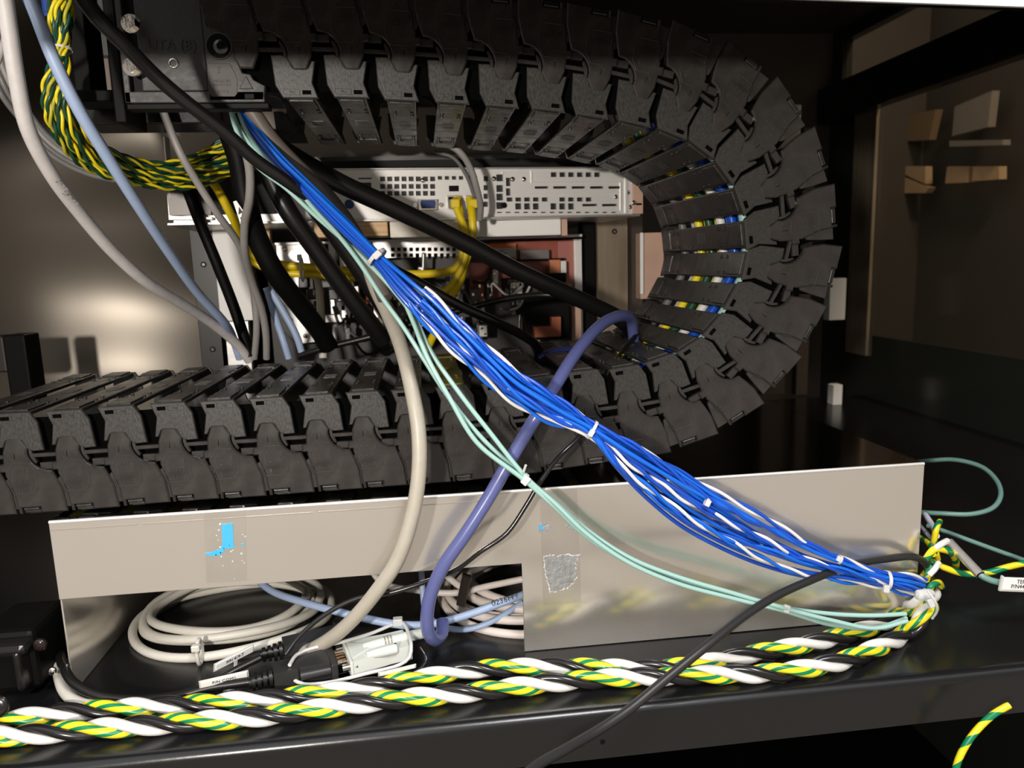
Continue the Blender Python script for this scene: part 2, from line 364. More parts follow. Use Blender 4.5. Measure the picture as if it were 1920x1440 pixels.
# black beam above the server
b0 = atY(560, 268, .80); b1 = atY(1180, 322, .80)
mb = MB(); pr = [(0, 0), (.0005, -.004), (.003, -.010), (.008, -.015), (.016, -.017), (.10, -.017), (.10, 0)]; zb_ = atY(850, 291, .785).z
mb.prism([(.785 + a, zb_ + z) for a, z in pr], -.24, .42, axis='x')
mb.build('cross_beam', mat('beam_paint', (.03, .029, .028), .32, bump=.03), label='rounded black cross beam above the server', cat='beam')
mb = MB().box((-.235, .800, zb_), (.42, .806, zb_ + .05), .001)
mb.build('lit_beam_top', mat('lit_beam_paint', (.30, .25, .21), .5, bump=.03), label='pale brown strip standing in for the lit top of the black cross beam', cat='cover')  # pale plate added for the lit top of the dark beam
# ================================================================== SHELF
sl, sr = (-.62, .420), (.85, .420)
def edgeY(x): return sl[1] + (sr[1] - sl[1]) * (x - sl[0]) / (sr[0] - sl[0])
prof = [(1.0, 0), (.0075, 0)] + [(.0065 - .0065 * math.sin(t * math.pi / 16), -.0065 + .0065 * math.cos(t * math.pi / 16)) for t in range(1, 8)] + [(0, -.0065), (0, -.0335), (.003, -.0335), (.003, -.012), (1.0, -.012)]
vs = []; 
for x in (sl[0], sr[0]):
    for a, z in prof: vs.append((x, (edgeY(x) + a) if a < .9 else 1.35, ZS + z))
n_ = len(prof); fs = [[i, (i + 1) % n_, n_ + (i + 1) % n_, n_ + i] for i in range(n_)] + [list(range(n_))[::-1], [n_ + i for i in range(n_)]]
shelf = MB().add(vs, fs[:-2], 0, False).add(vs, fs[-2:], 0, False).build('shelf', BLM, label='black painted steel shelf with a folded front lip', cat='shelf')
for p_ in shelf.data.polygons:
    if .05 < abs(p_.normal.z) < .999 and p_.normal.y < -.01: p_.use_smooth = True
c = atY(1130, 1391, edgeY(.1)); MB().cyl(c + Vector((0, -.0004, 0)), c + Vector((0, .002, 0)), .0016, 12).build('screw_hole', BLV, shelf)
# ================================================================== STEEL TRAY
XL, XR, YF, ZT = -.252, .3685, .500, .1026
tray = empty('steel_box', (.06, .6, ZS), 'long satin steel box under the chain with a cut-out front', 'box')
MB().box((XL, YF, ZT - .0015), (XR, .79, ZT), .0005).build('lid', STE2, tray, 'dark mirror-like lid')
zc = .0478; xs_ = .0608
face = [(XL, ZT), (XR, ZT), (XR, ZS + .0005), (xs_, ZS + .0005), (xs_, zc), (XL, zc)]
MB().prism(face, YF - .0012, YF + .0003, .0004).build('front_skirt', STE, tray, 'satin front skirt, cut away at the left')
MB().box((XL, YF, ZS + .0005), (XL + .0012, .79, ZT - .0015), .0003).build('end_plate', STE, tray)
MB().box((XR - .0012, YF, ZS + .0005), (XR, .79, ZT - .0015), .0003).build('end_plate', STE, tray)
MB().box((XL, .789, ZS + .0005), (XR, .79, ZT - .0015)).build('rear_plate', STE, tray)
MB().tube([(XL + .0004, YF - .0006, ZT - .0007), (XR - .0004, YF - .0006, ZT - .0007)], .00125, 12).build('top_seam', mat('edge_highlight_steel', (.96, .94, .90), .38, .6), tray, 'folded top edge with its highlight put into the colour')  # highlight along the fold painted as a paler steel
for x0, x1, y in ((90, 258, 984), (262, 588, 972), (592, 900, 946)):
    a = atY(x0, y + 7, YF); b = atY(x1, y + 7 - .068 * (x1 - x0), YF)
    MB().box((a.x + .002, YF - .0016, ZT - .0062), (b.x, YF - .0011, ZT - .0057)).build('score_line', mat('seam_shadow_paint', (.35, .31, .27), .5, .5), tray)
yf = YF - .0012
mb = MB(); polypx(mb, [(382, 962), (460, 957), (463, 1088), (387, 1093)], yf - .0002, .0002); mb.build('film_band', FILM, tray, 'dull band left by peeled film')
mb = MB(); polypx(mb, [(416, 983), (436, 981), (437, 1000), (438, 1023), (441, 1026), (430, 1029), (422, 1029), (415, 1040), (400, 1043), (386, 1041), (385, 1037), (398, 1036), (404, 1031), (412, 1031), (415, 1025), (417, 1020), (416, 1000)], yf - .0005, .0003)
mb.build('film_scrap', CYAN, tray, 'torn scrap of bright blue film')
mb = MB(); polypx(mb, [(451, 1020), (457, 1019), (457, 1023), (452, 1022)], yf - .0005, .0003); mb.build('film_scrap', CYAN, tray, 'tiny fleck of blue film')
rnd = random.Random(3); mb = MB()
for i in range(22):
    x = rnd.uniform(392, 462); y = rnd.uniform(1022, 1088) if i > 12 else rnd.uniform(980, 1040)
    s_ = rnd.uniform(.4, 1.5); t_ = rnd.uniform(0, 3)
    polypx(mb, [(x + s_ * math.cos(t_ + k * 1.57) * (1 + .6 * rnd.random()), y + 1.2 * s_ * math.sin(t_ + k * 1.57)) for k in range(4)], yf - .0005, .0003)
mb.build('adhesive_flecks', CHAF, tray, kind='stuff')
mb = MB(); polypx(mb, [(1012, 925), (1082, 915), (1090, 1130), (1018, 1135)], yf - .0002, .0002); mb.build('film_band', FILM, tray, 'darker band left by peeled film')
def ragged(c, amp, k, seed):
    r = random.Random(seed); o = []
    for i in range(len(c)):
        a = Vector(c[i]); b = Vector(c[(i + 1) % len(c)]); nrm = Vector((b.y - a.y, a.x - b.x)).normalized()
        for j in range(k): p = a.lerp(b, j / k) + nrm * r.uniform(-amp, amp); o.append((p.x, p.y))
    return o
sq = ragged([(1020, 1045), (1050, 1042), (1087, 1041), (1079, 1056), (1080, 1085), (1062, 1102), (1031, 1110), (1024, 1080)], 2.2, 7, 5)
mb = MB(); polypx(mb, sq, yf - .0006, .0004); mb.build('film_patch', TORN, tray, 'ragged grey patch of old film')
sq2 = ragged([(x + (1.2 if x > 1050 else -1.2), y + (1.2 if y > 1075 else -1.2)) for x, y in sq], 1.3, 2, 9)
mb = MB(); polypx(mb, sq2, yf - .0004, .0002)
mb.build('adhesive_fringe', CHAF, tray, 'white fringe around the grey film patch')
for s4, m_ in (([(1012, 982), (1024, 980), (1036, 990), (1030, 996), (1020, 993), (1012, 999)], TORN), ([(1060, 988), (1072, 980), (1080, 983), (1079, 998), (1070, 992)], TORN)):
    mb = MB(); polypx(mb, ragged(s4, 1.2, 3, 2), yf - .0006, .0004); mb.build('film_patch', m_, tray)
mb = MB(); polypx(mb, [(1011, 985), (1016, 983), (1017, 992), (1012, 997)], yf - .0009, .0003); mb.build('film_scrap', CYAN, tray)
#@@CHAIN
# ================================================================== DRAG CHAIN
YC = .513; PT = .0318
pins = [(460, 92), (560, 95), (658, 95), (755, 101), (852, 107), (947, 115), (1037, 123), (1123, 136), (1208, 151), (1290, 175), (1360, 214), (1417, 274), (1455, 348), (1470, 431), (1467, 512), (1432, 590), (1387, 657), (1327, 710), (1255, 742), (1178, 762), (1097, 770), (1017, 782), (937, 792), (850, 800), (767, 806), (683, 811), (597, 817), (505, 823), (413, 829), (322, 834), (227, 841), (130, 849), (32, 855), (-66, 861)]
PN = [atY(x, y, YC) for x, y in pins]
chain = empty('cable_chain', (0, .6, ZT), 'large black plastic energy chain folded back over itself in a U', 'cable chain')
K = PT
VS = .095
def sc(poly): return [(a * K, (b - VS) * K) for a, b in poly]
arc = [(-.215, .05), (-.235, .14), (-.28, .23), (-.34, .31), (-.42, .375), (-.52, .42), (-.66, .44)]
outer = [(.144, -.28), (-.108, -.28), (-.234, -.07)] + arc + [(-.742, .65), (-.822, .9), (-.862, 1.345), (-.335, 1.345), (-.335, 1.215), (.036, 1.215), (.036, 1.345), (.094, 1.345), (.134, .9), (.214, .65), (.262, .50), (.262, .43), (.36, .43), (.36, .27), (.27, .25), (.25, 0)]
inner = [(.34, -.82), (-.36, -.82), (-.50, -.575), (-.55, 0.0), (-.34, .01), (-.24, -.03), (-.13, -.24), (.165, -.24), (.24, -.10), (.31, -.10), (.235, -.52)]
und = [(.10, .45), (.30, .62), (.34, .9), (.37, 1.25), (.05, 1.25)]
hexa = [(.17, .78), (.12, .9), (-.27, .9), (-.36, .80), (-.36, .45), (-.22, .24), (.05, .24), (.17, .42)]
def shift(poly, d): return [(a + d, b) for a, b in poly]
m_outer = MB().prism(sc(outer), 0, .0030, .0009).mesh('outer_plate', PL)
m_inner = MB().prism(sc(inner), .0009, .0034, .0006).mesh('inner_plate', PLI)
m_und = MB().prism(sc(und), .0016, .0040, .0003).mesh('overlap_flange', PL)
# round hub with its thin stop bar
hub = [(-.245, -.06), (-.238, .04), (-.258, .14), (-.305, .23), (-.355, .29), (-.385, .25), (-.345, .145), (-1.0, .145), (-1.0, .065), (-.315, .065), (-.30, -.02)]
m_hub = MB().prism(sc(hub), .0012, .0040, .0004).mesh('hub_plate', PL)
m_stub = MB().prism(sc([(.30, .27), (.62, .27), (.62, .42), (.30, .42)]), .0024, .006, .0004).mesh('stop_stub', PL)
m_deep = MB().prism(sc([(.46, -.66), (-.60, -.66), (-.64, .5), (-.72, 1.1), (.3, 1.1), (.42, .5)]), .0085, .0095, 0).mesh('side_web', DEEP)  # black sheet standing in for the shade in the gaps between plates
mb = MB()
def rim(poly, w, y, mbx):
    n = len(poly)
    for i in range(n):
        a = Vector(poly[i]); b = Vector(poly[(i + 1) % n]); t = (b - a).normalized(); q = Vector((-t.y, t.x)) * w / 2
        mbx.prism([tuple(a - q - t * w * .4), tuple(b - q + t * w * .4), tuple(b + q + t * w * .4), tuple(a + q - t * w * .4)], -y, .0002, y * .45)
rim(sc(hexa), .0005, .0003, mb)
circ = [(.02 + .095 * math.cos(t * math.pi / 8), VS + .095 * math.sin(t * math.pi / 8)) for t in range(16)]
rim(sc(circ), .0004, .00025, mb); rim(sc([(.02, VS - .06), (.025, VS + .06)]), .0004, .00025, mb)
m_rim = mb.mesh('label_rim', EMB)
TX = Matrix(((1, 0, 0, 0), (0, 0, -1, 0), (0, 1, 0, 0), (0, 0, 0, 1)))
mb = MB()
for s_, v_, z_ in (('POWER', .80, .0040), ('020.028', .62, .0040), ('R100', .42, .0046)):
    t_ = text_mb(s_, z_, Matrix.Translation((-.095 * K, -.0001, (v_ - VS) * K)) @ TX, .00022); mb.add(t_.v, t_.f)
m_text = mb.mesh('raised_lettering', EMB)
mb = MB(); mb.box((.03 * K, .0006, -.845 * K), (.20 * K, .002, -.765 * K), 0)
m_slot = mb.mesh('slot', DEEP)
mb = MB(); rim(sc([(-.02, -.76), (-.30, -.76), (-.34, -.72), (-.34, -.65), (-.02, -.65)]), .0003, .0002, mb)
t_ = text_mb('(Ph)', .0022, Matrix.Translation((-.17 * K, 0.0, -.80 * K)) @ TX, .0003); mb.add(t_.v, t_.f)
mb2 = MB(); mb2.add([v + Vector((0, .0009, 0)) for v in mb.v], mb.f); m_mark = mb2.mesh('size_mark', EMB)
WD = .187
mb = MB().box((-.325 * K, .0036, -.915 * K), (.275 * K, WD, -.825 * K), .0006)
mb.box((-.27 * K, .006, -.955 * K), (.22 * K, WD * .16, -.905 * K), .0004).box((-.27 * K, WD * .86, -.955 * K), (.22 * K, WD - .004, -.905 * K), .0004)
for yy in (.2, .26, .76, .82):
    for xx in (-.2, .18): mb.cyl((xx * K, yy * WD, -.91 * K), (xx * K, yy * WD, -.945 * K), .0013, 8)
for k in range(5): mb.box((-.16 * K, WD * (.42 + .02 * k), -.93 * K), (.12 * K, WD * (.428 + .02 * k), -.91 * K), 0)
m_bar_i = mb.mesh('inner_crossbar', PLD)
mb = MB().box((-.62 * K, .0046, 1.12 * K), (-.02 * K, WD, 1.29 * K), .0006)
m_bar_o = mb.mesh('outer_crossbar', PLD)
m_clip = MB().box((-.31 * K, .0022, 1.09 * K), (.015 * K, .007, 1.25 * K), .0007).cyl((-.30 * K, .0018, 1.155 * K), (.0 * K, .0018, 1.155 * K), .0011, 8).mesh('crossbar_clip', PLD)
m_rear = MB().prism(sc(outer), WD, WD + .003, 0).prism(sc(inner), WD - .003, WD, 0).mesh('rear_side_plate', PLD)
def link_obj(name, me, parent, M=None, label=None):
    o = bpy.data.objects.new(name, me); COL.objects.link(o); o.parent = parent
    if M is not None: o.matrix_local = M
    if label: o['label'] = label
    return o
TN = []
for i, p in enumerate(PN):
    a = PN[max(0, i - 1)]; b = PN[min(len(PN) - 1, i + 1)]; t = (b - a); t.y = 0; t.normalize(); TN.append(t)
base = Vector(chain['_w'])
for i, p in enumerate(PN):
    T = TN[i]; N = Vector((-T.z, 0, T.x))
    M = Matrix(((T.x, 0, N.x, p.x), (T.y, 1, N.y, YC - .002), (T.z, 0, N.z, p.z), (0, 0, 0, 1)))
    M = Matrix.Translation(-base) @ M
    lk = link_obj('chain_link', m_outer, chain, M)
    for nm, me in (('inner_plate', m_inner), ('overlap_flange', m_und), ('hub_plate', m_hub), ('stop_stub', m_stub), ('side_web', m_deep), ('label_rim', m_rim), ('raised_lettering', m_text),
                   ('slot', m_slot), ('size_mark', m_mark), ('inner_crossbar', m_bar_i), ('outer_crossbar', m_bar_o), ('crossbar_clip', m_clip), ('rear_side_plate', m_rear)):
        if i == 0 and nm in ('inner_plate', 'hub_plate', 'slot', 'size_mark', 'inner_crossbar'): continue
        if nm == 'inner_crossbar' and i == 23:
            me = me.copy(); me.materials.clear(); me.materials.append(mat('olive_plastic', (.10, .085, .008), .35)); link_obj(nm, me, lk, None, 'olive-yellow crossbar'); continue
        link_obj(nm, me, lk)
# cables lying inside the chain
def in_chain(y, v, r, m, label, name='chain_wire', i0=0, i1=34, n=8, wob=.0):
    Q = []
    for i in range(i0, i1):
        T = TN[i]; N = Vector((-T.z, 0, T.x)); Q.append(PN[i] + N * ((v if 9 <= i <= 18 else .45) + wob * math.sin(i * 1.3 + y * 400)) * K + Vector((0, y - YC + YC + .0, 0)))
    MB().tube(spline(Q, .008), r, n).build(name, m, None, label, 'wire', 'wires lying inside the chain')
spec = [(.020, TEA), (.027, BLU), (.034, BLU), (.041, BLU2), (.048, BLU), (.056, BLU), (.063, WHT), (.070, BLU2), (.079, YEL), (.087, DGN), (.094, YEL), (.102, YEL), (.110, YEL), (.118, BLU2), (.128, LGY), (.150, GRD)]
names = {'pale_teal_wire': 'pale teal', 'blue_wire': 'bright blue', 'deep_blue_wire': 'deep blue', 'white_vinyl': 'white', 'yellow_wire': 'yellow', 'dark_green_wire': 'dark green', 'light_grey_jacket': 'light grey', 'dark_grey_jacket': 'dark grey'}
seen = {}
for k, (y, m_) in enumerate(spec):
    seen.setdefault(m_.name, []).append(y)
    nm = names[m_.name]
    in_chain(y, -.62 + .08 * (k % 3), .0036 if m_ is not LGY else .005, m_, nm + ' wire showing through the gaps of the chain bend')
# ================================================================== CHAIN END BRACKET
def L2(x, y): q = atY(x, y, YC); return (q.x, q.z)
a, z0, b, z1 = rectpx(222, -60, 487, 193, YC)
br = empty('chain_bracket', ((a + b) / 2, YC, z0), 'black end bracket bolted to the upper left end of the chain', 'bracket')
wa, wz0, wb, wz1 = rectpx(234, -40, 382, 172, YC)
x0w, x1w, zz0, zz1 = wa - a, wb - a, wz0 - z0, wz1 - z0
mb = MB()
fr = [(a, z0), (b, z0), (b + .0015, z0 + .012), (b - .0005, z0 + .022), L2(447, 138), L2(440, 108), L2(432, 75), L2(405, 52), L2(388, 50), L2(372, -60), (a, z1)]
hole = [(wa, wz0), (wb, wz0), (wb - .0, wz1)]
mb.box((a, YC - .001, z0), (b, YC + .006, wz0), .0006)
mb.box((a, YC - .001, z0), (wa, YC + .006, z1), .0006)
mb.prism([(wb, z0 + .001), (b - .0005, z0 + .001), (b + .001, z0 + .010), L2(476, 150), L2(470, 140), L2(455, 137), L2(444, 112), L2(441, 85), L2(425, 60), L2(405, 50), L2(390, 50), L2(376, 0), L2(374, -60), (wb, z1)], YC - .001, YC + .006, .0006)
mb.build('bracket_frame', BRK, br)
mb = MB().box((wa - .001, YC + .0045, wz0 - .001), (wb + .001, YC + .006, wz1 + .02)); mb.build('recess_back', BLV, br)
q0, qz0, q1, qz1 = rectpx(254, -60, 380, 170, YC)
mb = MB().box((q0, YC + .0008, qz0), (q1, YC + .0044, qz1), .0008); mb.build('recess_plate', BRK, br)
t_ = text_mb('UTA (B)', .0085, Matrix.Translation(atY(322, 84, YC) + Vector((0, .0006, 0))) @ TX, .0004); t_.build('raised_lettering', BRK, br)
c = atY(412, 87, YC)
MB().cyl(c + Vector((0, -.0013, 0)), c + Vector((0, .0, 0)), .0078, 28).build('screw_socket', BLV, br)
mb = MB(); P_ = [c + Vector((.0078 * math.cos(t * .2618), -.0013, .0078 * math.sin(t * .2618))) for t in range(25)]; mb.tube(P_, .0006, 6).build('socket_rim', BRK, br)
mb = MB().dome(c + Vector((.001, -.0013, -.0005)), (0, -1, 0), .0050, .0022, 20); sc1 = mb.build('screw', mat('blued_steel', (.10, .10, .10), .25, .9), br)
MB().cyl(c + Vector((.001, -.0038, -.0005)), c + Vector((.001, -.003, -.0005)), .0022, 6).build('hex_recess', BLV, sc1)
mb = MB(); lab = [L2(389, 120), L2(432, 120), L2(446, 148), L2(446, 176), L2(441, 182), L2(398, 182), L2(391, 172)]
mb.prism(lab, YC - .0013, YC - .0008, .0002).build('label_plate', mat('label_plastic', (.045, .038, .034), .5, bump=.1), br)
for s_, px_, py_, z_ in (('T', 411, 133, .0056), ('MADE IN', 417, 153, .0026), ('JAPAN LTD', 417, 160, .0022), ('(2014)', 419, 172, .0026)):
    text_mb(s_, z_, Matrix.Translation(atY(px_, py_, YC) + Vector((0, -.0014, 0))) @ TX, .0003).build('raised_lettering', EMB, br)
MB().prism([L2(449, 168), L2(476, 168), L2(462, 143)], YC - .0016, YC - .0008, .0004).build('arrow_mark', BRK, br)
mb = MB(); boxpx(mb, 459, 176, 476, 185, YC - .0013, .0006, 0); mb.build('slot', BLV, br)
a2 = rectpx(222, 193, 500, 200, YC)
MB().box((a, YC + .001, a2[1] - .0012), (b + .002, .525, a2[3]), .0005).build('under_plate', BLV, br)
for (hx, hy) in ((240, 40), (243, 122)):
    c = atY(hx, hy, YC - .012); bo = empty('hex_bolt', c, 'shiny bolt head on the chain bracket, %s one' % ('upper' if hy < 80 else 'lower'), 'bolt')
    MB().cyl(c + Vector((0, .004, 0)), c, .0042, 6).build('bolt_head', CHR, bo)
    MB().cyl(c + Vector((0, .006, 0)), c + Vector((0, .004, 0)), .0056, 20).build('washer', CHR, bo)
    MB().cyl(c + Vector((0, .018, 0)), c + Vector((0, .006, 0)), .0026, 12).build('bolt_shank', CHR, bo)
c = atY(325, 118, YC); MB().tube([c + Vector((.0026 * math.cos(t * .3927), .0004, .0026 * math.sin(t * .3927))) for t in range(17)], .0006, 6).build('threaded_ring', CHR, br)
# black hardware left of the bracket
mb = MB(); boxpx(mb, 128, -60, 160, 190, .60, .03, .001); boxpx(mb, 200, -60, 222, 230, .56, .04, .001); boxpx(mb, 128, 168, 222, 190, .58, .03, .001)
mb.build('mounting_frame', BLV, label='black square mounting frame left of the chain bracket', cat='frame')
mb = MB(); boxpx(mb, 158, 105, 206, 172, .75, .01, .0005); mb.build('plate', mat('plate_brown', (.20, .155, .13), .45), label='small brown plate seen through the black mounting frame', cat='plate')
mb = MB(); boxpx(mb, 158, -40, 206, 104, .74, .01, .0005); mb.build('plate', mat('plate_grey', (.075, .073, .07), .4), label='dark grey plate above the small brown plate', cat='plate')
mb = MB(); c = [(150, 192), (700, 192)]
MB().box((atY(150, 250, .62).x, .62, atY(300, 232, .62).z), (atY(420, 250, .62).x, .66, atY(300, 200, .62).z), .001).build('support_bar', BLM, label='black support bar under the chain bracket', cat='bar')
mb = MB(); boxpx(mb, 75, -20, 108, 28, .58, .02, .002); boxpx(mb, 80, 20, 95, 30, .578, .02, .001)
mb.build('plug', mat('plug_blue', (.01, .05, .28), .4), label='blue plug at the top left behind the pale blue cable', cat='plug')
#@@SERVER
# ================================================================== SERVER (rear face towards us)
SA = Vector((-.2278, .740, .307)); SB = Vector((.2353, .780, .307)); SD = (SB - SA).normalized(); SN = Vector((SD.y, -SD.x, 0)); SL = (SB - SA).length; SH = .0465
SM = Matrix(((SD.x, -SN.x, 0, SA.x), (SD.y, -SN.y, 0, SA.y), (0, 0, 1, SA.z), (0, 0, 0, 1)))
def onS(px, py, off=0.):
    r = ray(px, py); n = SN; t = (SA + n * off - CAM).dot(n) / r.dot(n); p = CAM + r * t - SA; return p.dot(SD), p.z
def hs(x0, y0, x1, y1):
    a, d = onS(x0, y1); b, c = onS(x1, y0); return (min(a, b), min(c, d), max(a, b), max(c, d))
srv = empty('rack_server', (SA + SB) / 2, 'slim rack server seen from its perforated rear, under the black beam', 'server')
holes = []
for j, y in enumerate((331, 345, 358)):
    for i in range(8): x = 713 + i * 13.4; holes.append(hs(x, y, x + 9, y + 9))
for i in range(6): holes.append(hs(821 + i * 13.2, 330, 829 + i * 13.2, 337))
for y in (328, 345, 361, 376): holes.append(hs(907, y + 2, 915, y + 12))
for y in (327, 347, 363, 379): holes.append(hs(931, y, 943, y + 13))
holes += [hs(949, 333, 957, 349), hs(949, 353, 957, 367)]
for i in range(11):
    x = 950 + i * 16.5
    if i == 5: continue
    if i < 10: holes.append(hs(x, 370, x + 11, 378))
for i in range(8):
    if i == 4 or i == 0: continue
    x = 950 + i * 16.5; holes.append(hs(x, 381, x + 11, 393))
for i in range(6): holes.append(hs(1033 + i * 16.3, 323, 1044 + i * 16.3, 332))
for i in range(5): holes.append(hs(1003 + i * 34.5, 349, 1028 + i * 34.5, 354))
holes += [hs(1092, 382, 1120, 387), hs(1129, 382, 1157, 387)]
for i in range(14): x = 932 + i * 16.5; holes.append(hs(x, 397, x + 9, 399.5)) if x < 1160 else None
holes += [hs(661, 366, 696, 396) if 0 else hs(672, 333, 697, 336), hs(672, 342, 696, 352)]
holes += [hs(373, 375, 388, 402), hs(394, 379, 407, 400), hs(350, 384, 362, 400)]
holed(SL - .012, SH, holes, .003, SM).build('rear_panel', ZIN2, srv)
mb = MB().box((.0, .003, .0), (SL - .012, .45, SH), .0005, 0, SM); mb.build('chassis', mat('server_case', (.05, .05, .05), .4, .7), srv)
mb = MB().box((0, .0033, .001), (SL - .013, .004, SH - .001), 0, 0, SM); 
MB().box((-.004, -.006, SH), (SL - .010, .45, SH + .0015), .0003, 0, SM).build('top_cover', ZINC, srv)
MB().box((-.004, -.008, -.0025), (SL - .006, .45, -.0005), .0003, 0, SM).build('bottom_flange', ZINC, srv)
def sbox(name, x0, y0, x1, y1, d, m, par=srv, lab=None, c=.0003):
    a, z, b, t = hs(x0, y0, x1, y1); return MB().box((a, -d, z), (b, .001, t), c, 0, SM).build(name, m, par, lab)
sbox('expansion_bracket', 997, 342, 1166, 364, .0012, ZINC) if 0 else None
for (x0, y0, x1, y1) in ((995, 340, 1166, 342.5), (995, 361, 1166, 363.5), (995, 320, 997, 343), (1162, 342, 1165, 395), (1171, 325, 1176, 400), (941, 322, 944, 326)):
    sbox('pressed_rib', x0, y0, x1, y1, .0015, ZIN2)
for cx in (766.0, 702.0) if 0 else (802.0, 728.0):
    a, z, b, t = hs(cx - 27 + 12, 376, cx + 3 + 12, 393); w_ = b - a
    M_ = SM @ Matrix.Translation((a, 0, z))
    o_ = [(0 + .0015, 0), (w_ - .0015, 0), (w_, t - z), (0, t - z)]
    sh = MB().prism([(-.0012, -.001), (w_ + .0012, -.001), (w_ + .002, t - z + .001), (-.002, t - z + .001)], -.0035, .0005, .0005, 0, M_).build('port_shell', CHR, srv)
    MB().prism([(w_ * .1, .0008), (w_ * .9, .0008), (w_ * .97, (t - z) * .7), (w_ * .9, t - z), (w_ * .1, t - z), (w_ * .03, (t - z) * .7)], -.0048, 0, .0004, 0, M_).build('port_socket', VGA, sh)
    for e in (-.0045, w_ + .0045):
        q = M_ @ Vector((e, 0, (t - z) / 2)); n_ = SN
        MB().cyl(q, q + n_ * .004, .0022, 6).cyl(q + n_ * .004, q + n_ * .0046, .0014, 10).build('port_nut', CHR, srv)
for (sx, sy) in ((926, 335), (961, 336), (982, 336), (793, 338), (1177, 361), (1182, 388), (1155, 369), (1188, 341)):
    u_, z_ = onS(sx, sy); q = SM @ Vector((u_, 0, z_)); MB().dome(q, SN, .0026, .0016, 12).build('screw', CHR, srv)
sbox('serial_opening', 842, 348, 860, 359, .0005, BLV); 
for x0 in (838, 873): 
    fr_ = sbox('network_port', x0, 366, x0 + 28, 392, .001, ZINC); sbox('port_cavity', x0 + 3, 369, x0 + 25, 391, .0013, BLV, fr_)
a, z = onS(655, 383); q = SM @ Vector((a, -.001, z)); MB().cyl(q, q + SN * .0008, .0045, 20).build('round_port', VGA, srv)
a, z = onS(945, 385); q = SM @ Vector((a, -.0005, z)); MB().cyl(q, q + SN * .0006, .003, 16).build('round_port', BLV, srv)
mb = MB().box((SL - .012, -.002, .0), (SL + .0, .004, SH * .86), .0008, 0, SM); ear = mb.build('rack_ear', PINK, srv, 'pinkish lit rack ear')
for z_ in (.12, .58): 
    q = SM @ Vector((SL - .0105, -.002, SH * z_ + .006)); MB().dome(q, SN, .0028, .0018, 12).build('screw', CHR, ear)
MB().box((SL - .008, -.0026, .009), (SL - .002, -.0016, .011), 0, 0, SM).build('slot', BLV, ear)
pm_ = sbox('shadow_plate', 398, 319, 512, 403, .006, BLV)  # dark plates standing in for the cables' shadow on the server
sbox('shadow_plate_step', 420, 330, 470, 395, .009, BLK, pm_)
sbox('dark_side_section', 320, 317, 400, 405, .005, mat('side_section', (.045, .04, .036), .35, .5))
mb = MB(); polypx(mb, [(305, 256), (309, 255), (322, 404), (398, 407), (398, 412), (316, 413)], .735, .012, .0004); mb.build('rail_bracket', ZINC, srv)
# slab edges under the server
for nm, x0, y0, x1, y1, m_, lab in (('wood_strip', 588, 413, 727, 444, WOOD, 'orange grained strip edge under the server, the leftmost part'),
        ('cream_strip', 731, 413, 862, 444, WOOD2, 'cream grained strip edge under the server, the middle part'),
        ('white_strip', 868, 409, 1052, 443, WHB, 'bright white strip edge under the right half of the server')):
    mb = MB(); boxpx(mb, x0, y0, x1, y1, .762 if x0 < 860 else .782, .05, .001); mb.build(nm, m_, label=lab, cat='strip')
mb = MB(); boxpx(mb, 1053, 410, 1064, 442, .785, .03, .0005); mb.build('end_cap', PINK, label='pinkish end cap right of the white strip', cat='cap')
# ================================================================== RELAY UNIT below
YR = .86
unit = empty('relay_unit', atY(800, 640, YR), 'crowded open electronics chassis below the server', 'chassis')
def ub(name, x0, y0, x1, y1, m_, dy=0., d=.01, par=unit, c=.0005, lab=None):
    mb = MB(); boxpx(mb, x0, y0, x1, y1, YR + dy, d, c); return mb.build(name, m_, par, lab)
ub('rear_sheet', 505, 448, 1092, 690, mat('unit_back', (.05, .045, .042), .5, .3), .04, .004)
ub('side_flange', 1078, 448, 1092, 640, ZIN2, 0, .04)
ub('top_flange', 505, 447, 1092, 452, ZIN2, -.004, .045)
mb = MB(); polypx(mb, [(507, 455), (600, 452), (600, 480), (560, 500), (560, 560), (600, 600), (600, 640), (560, 645), (510, 600)], YR, .003, .0003); mb.build('left_plate', ZIN2, unit)
mb = MB(); polypx(mb, [(534, 482), (546, 469), (566, 467), (582, 480), (582, 510), (534, 510)], YR - .002, .002, .0003); mb.build('octagonal_cover', ZINC, unit)
for (x, y) in ((534, 467), (573, 630), (545, 600)):
    q = atY(x, y, YR - .001); MB().dome(q, (0, -1, 0), .0028, .0018, 12).build('screw', CHR, unit)
def hu(x0, y0, x1, y1):
    a, z0, b, z1 = rectpx(x0, y0, x1, y1, YR - .004); return (a - HX, z0 - HZ, b - HX, z1 - HZ)
a, z0, b, z1 = rectpx(700, 452, 865, 482, YR - .004); HX, HZ = a, z0
hl = [hu(733 + i * 11.5, 464 + j * 11, 740 + i * 11.5, 471 + j * 11) for i in range(11) for j in range(2)]
holed(b - a, z1 - z0, hl, .003, Matrix.Translation((a, YR - .004, z0))).build('perforated_plate', ZINC, unit)
mb = MB(); mb.build if 0 else None
ub('white_bracket', 637, 478, 662, 500, WHB, -.01, .004); ub('white_bracket', 616, 456, 628, 476, WHB, -.01, .004); ub('white_bracket', 648, 488, 668, 496, WHB, -.012, .004)
ub('red_panel', 920, 452, 1076, 520, RED, .01, .004); ub('red_panel', 1048, 452, 1078, 620, mat('rosy_panel', (.45, .16, .13), .4), .005, .004)
ub('red_panel', 880, 492, 940, 560, RED, .02, .004); ub('red_panel', 985, 490, 1050, 520, RED, .015, .004)
lab = ub('warning_label', 902, 463, 968, 487, mat('label_paper', (.62, .62, .60), .6), .002, .0006); ub('orange_band', 912, 457, 968, 465, ORG, .001, .0006, lab)
mb = MB(); 
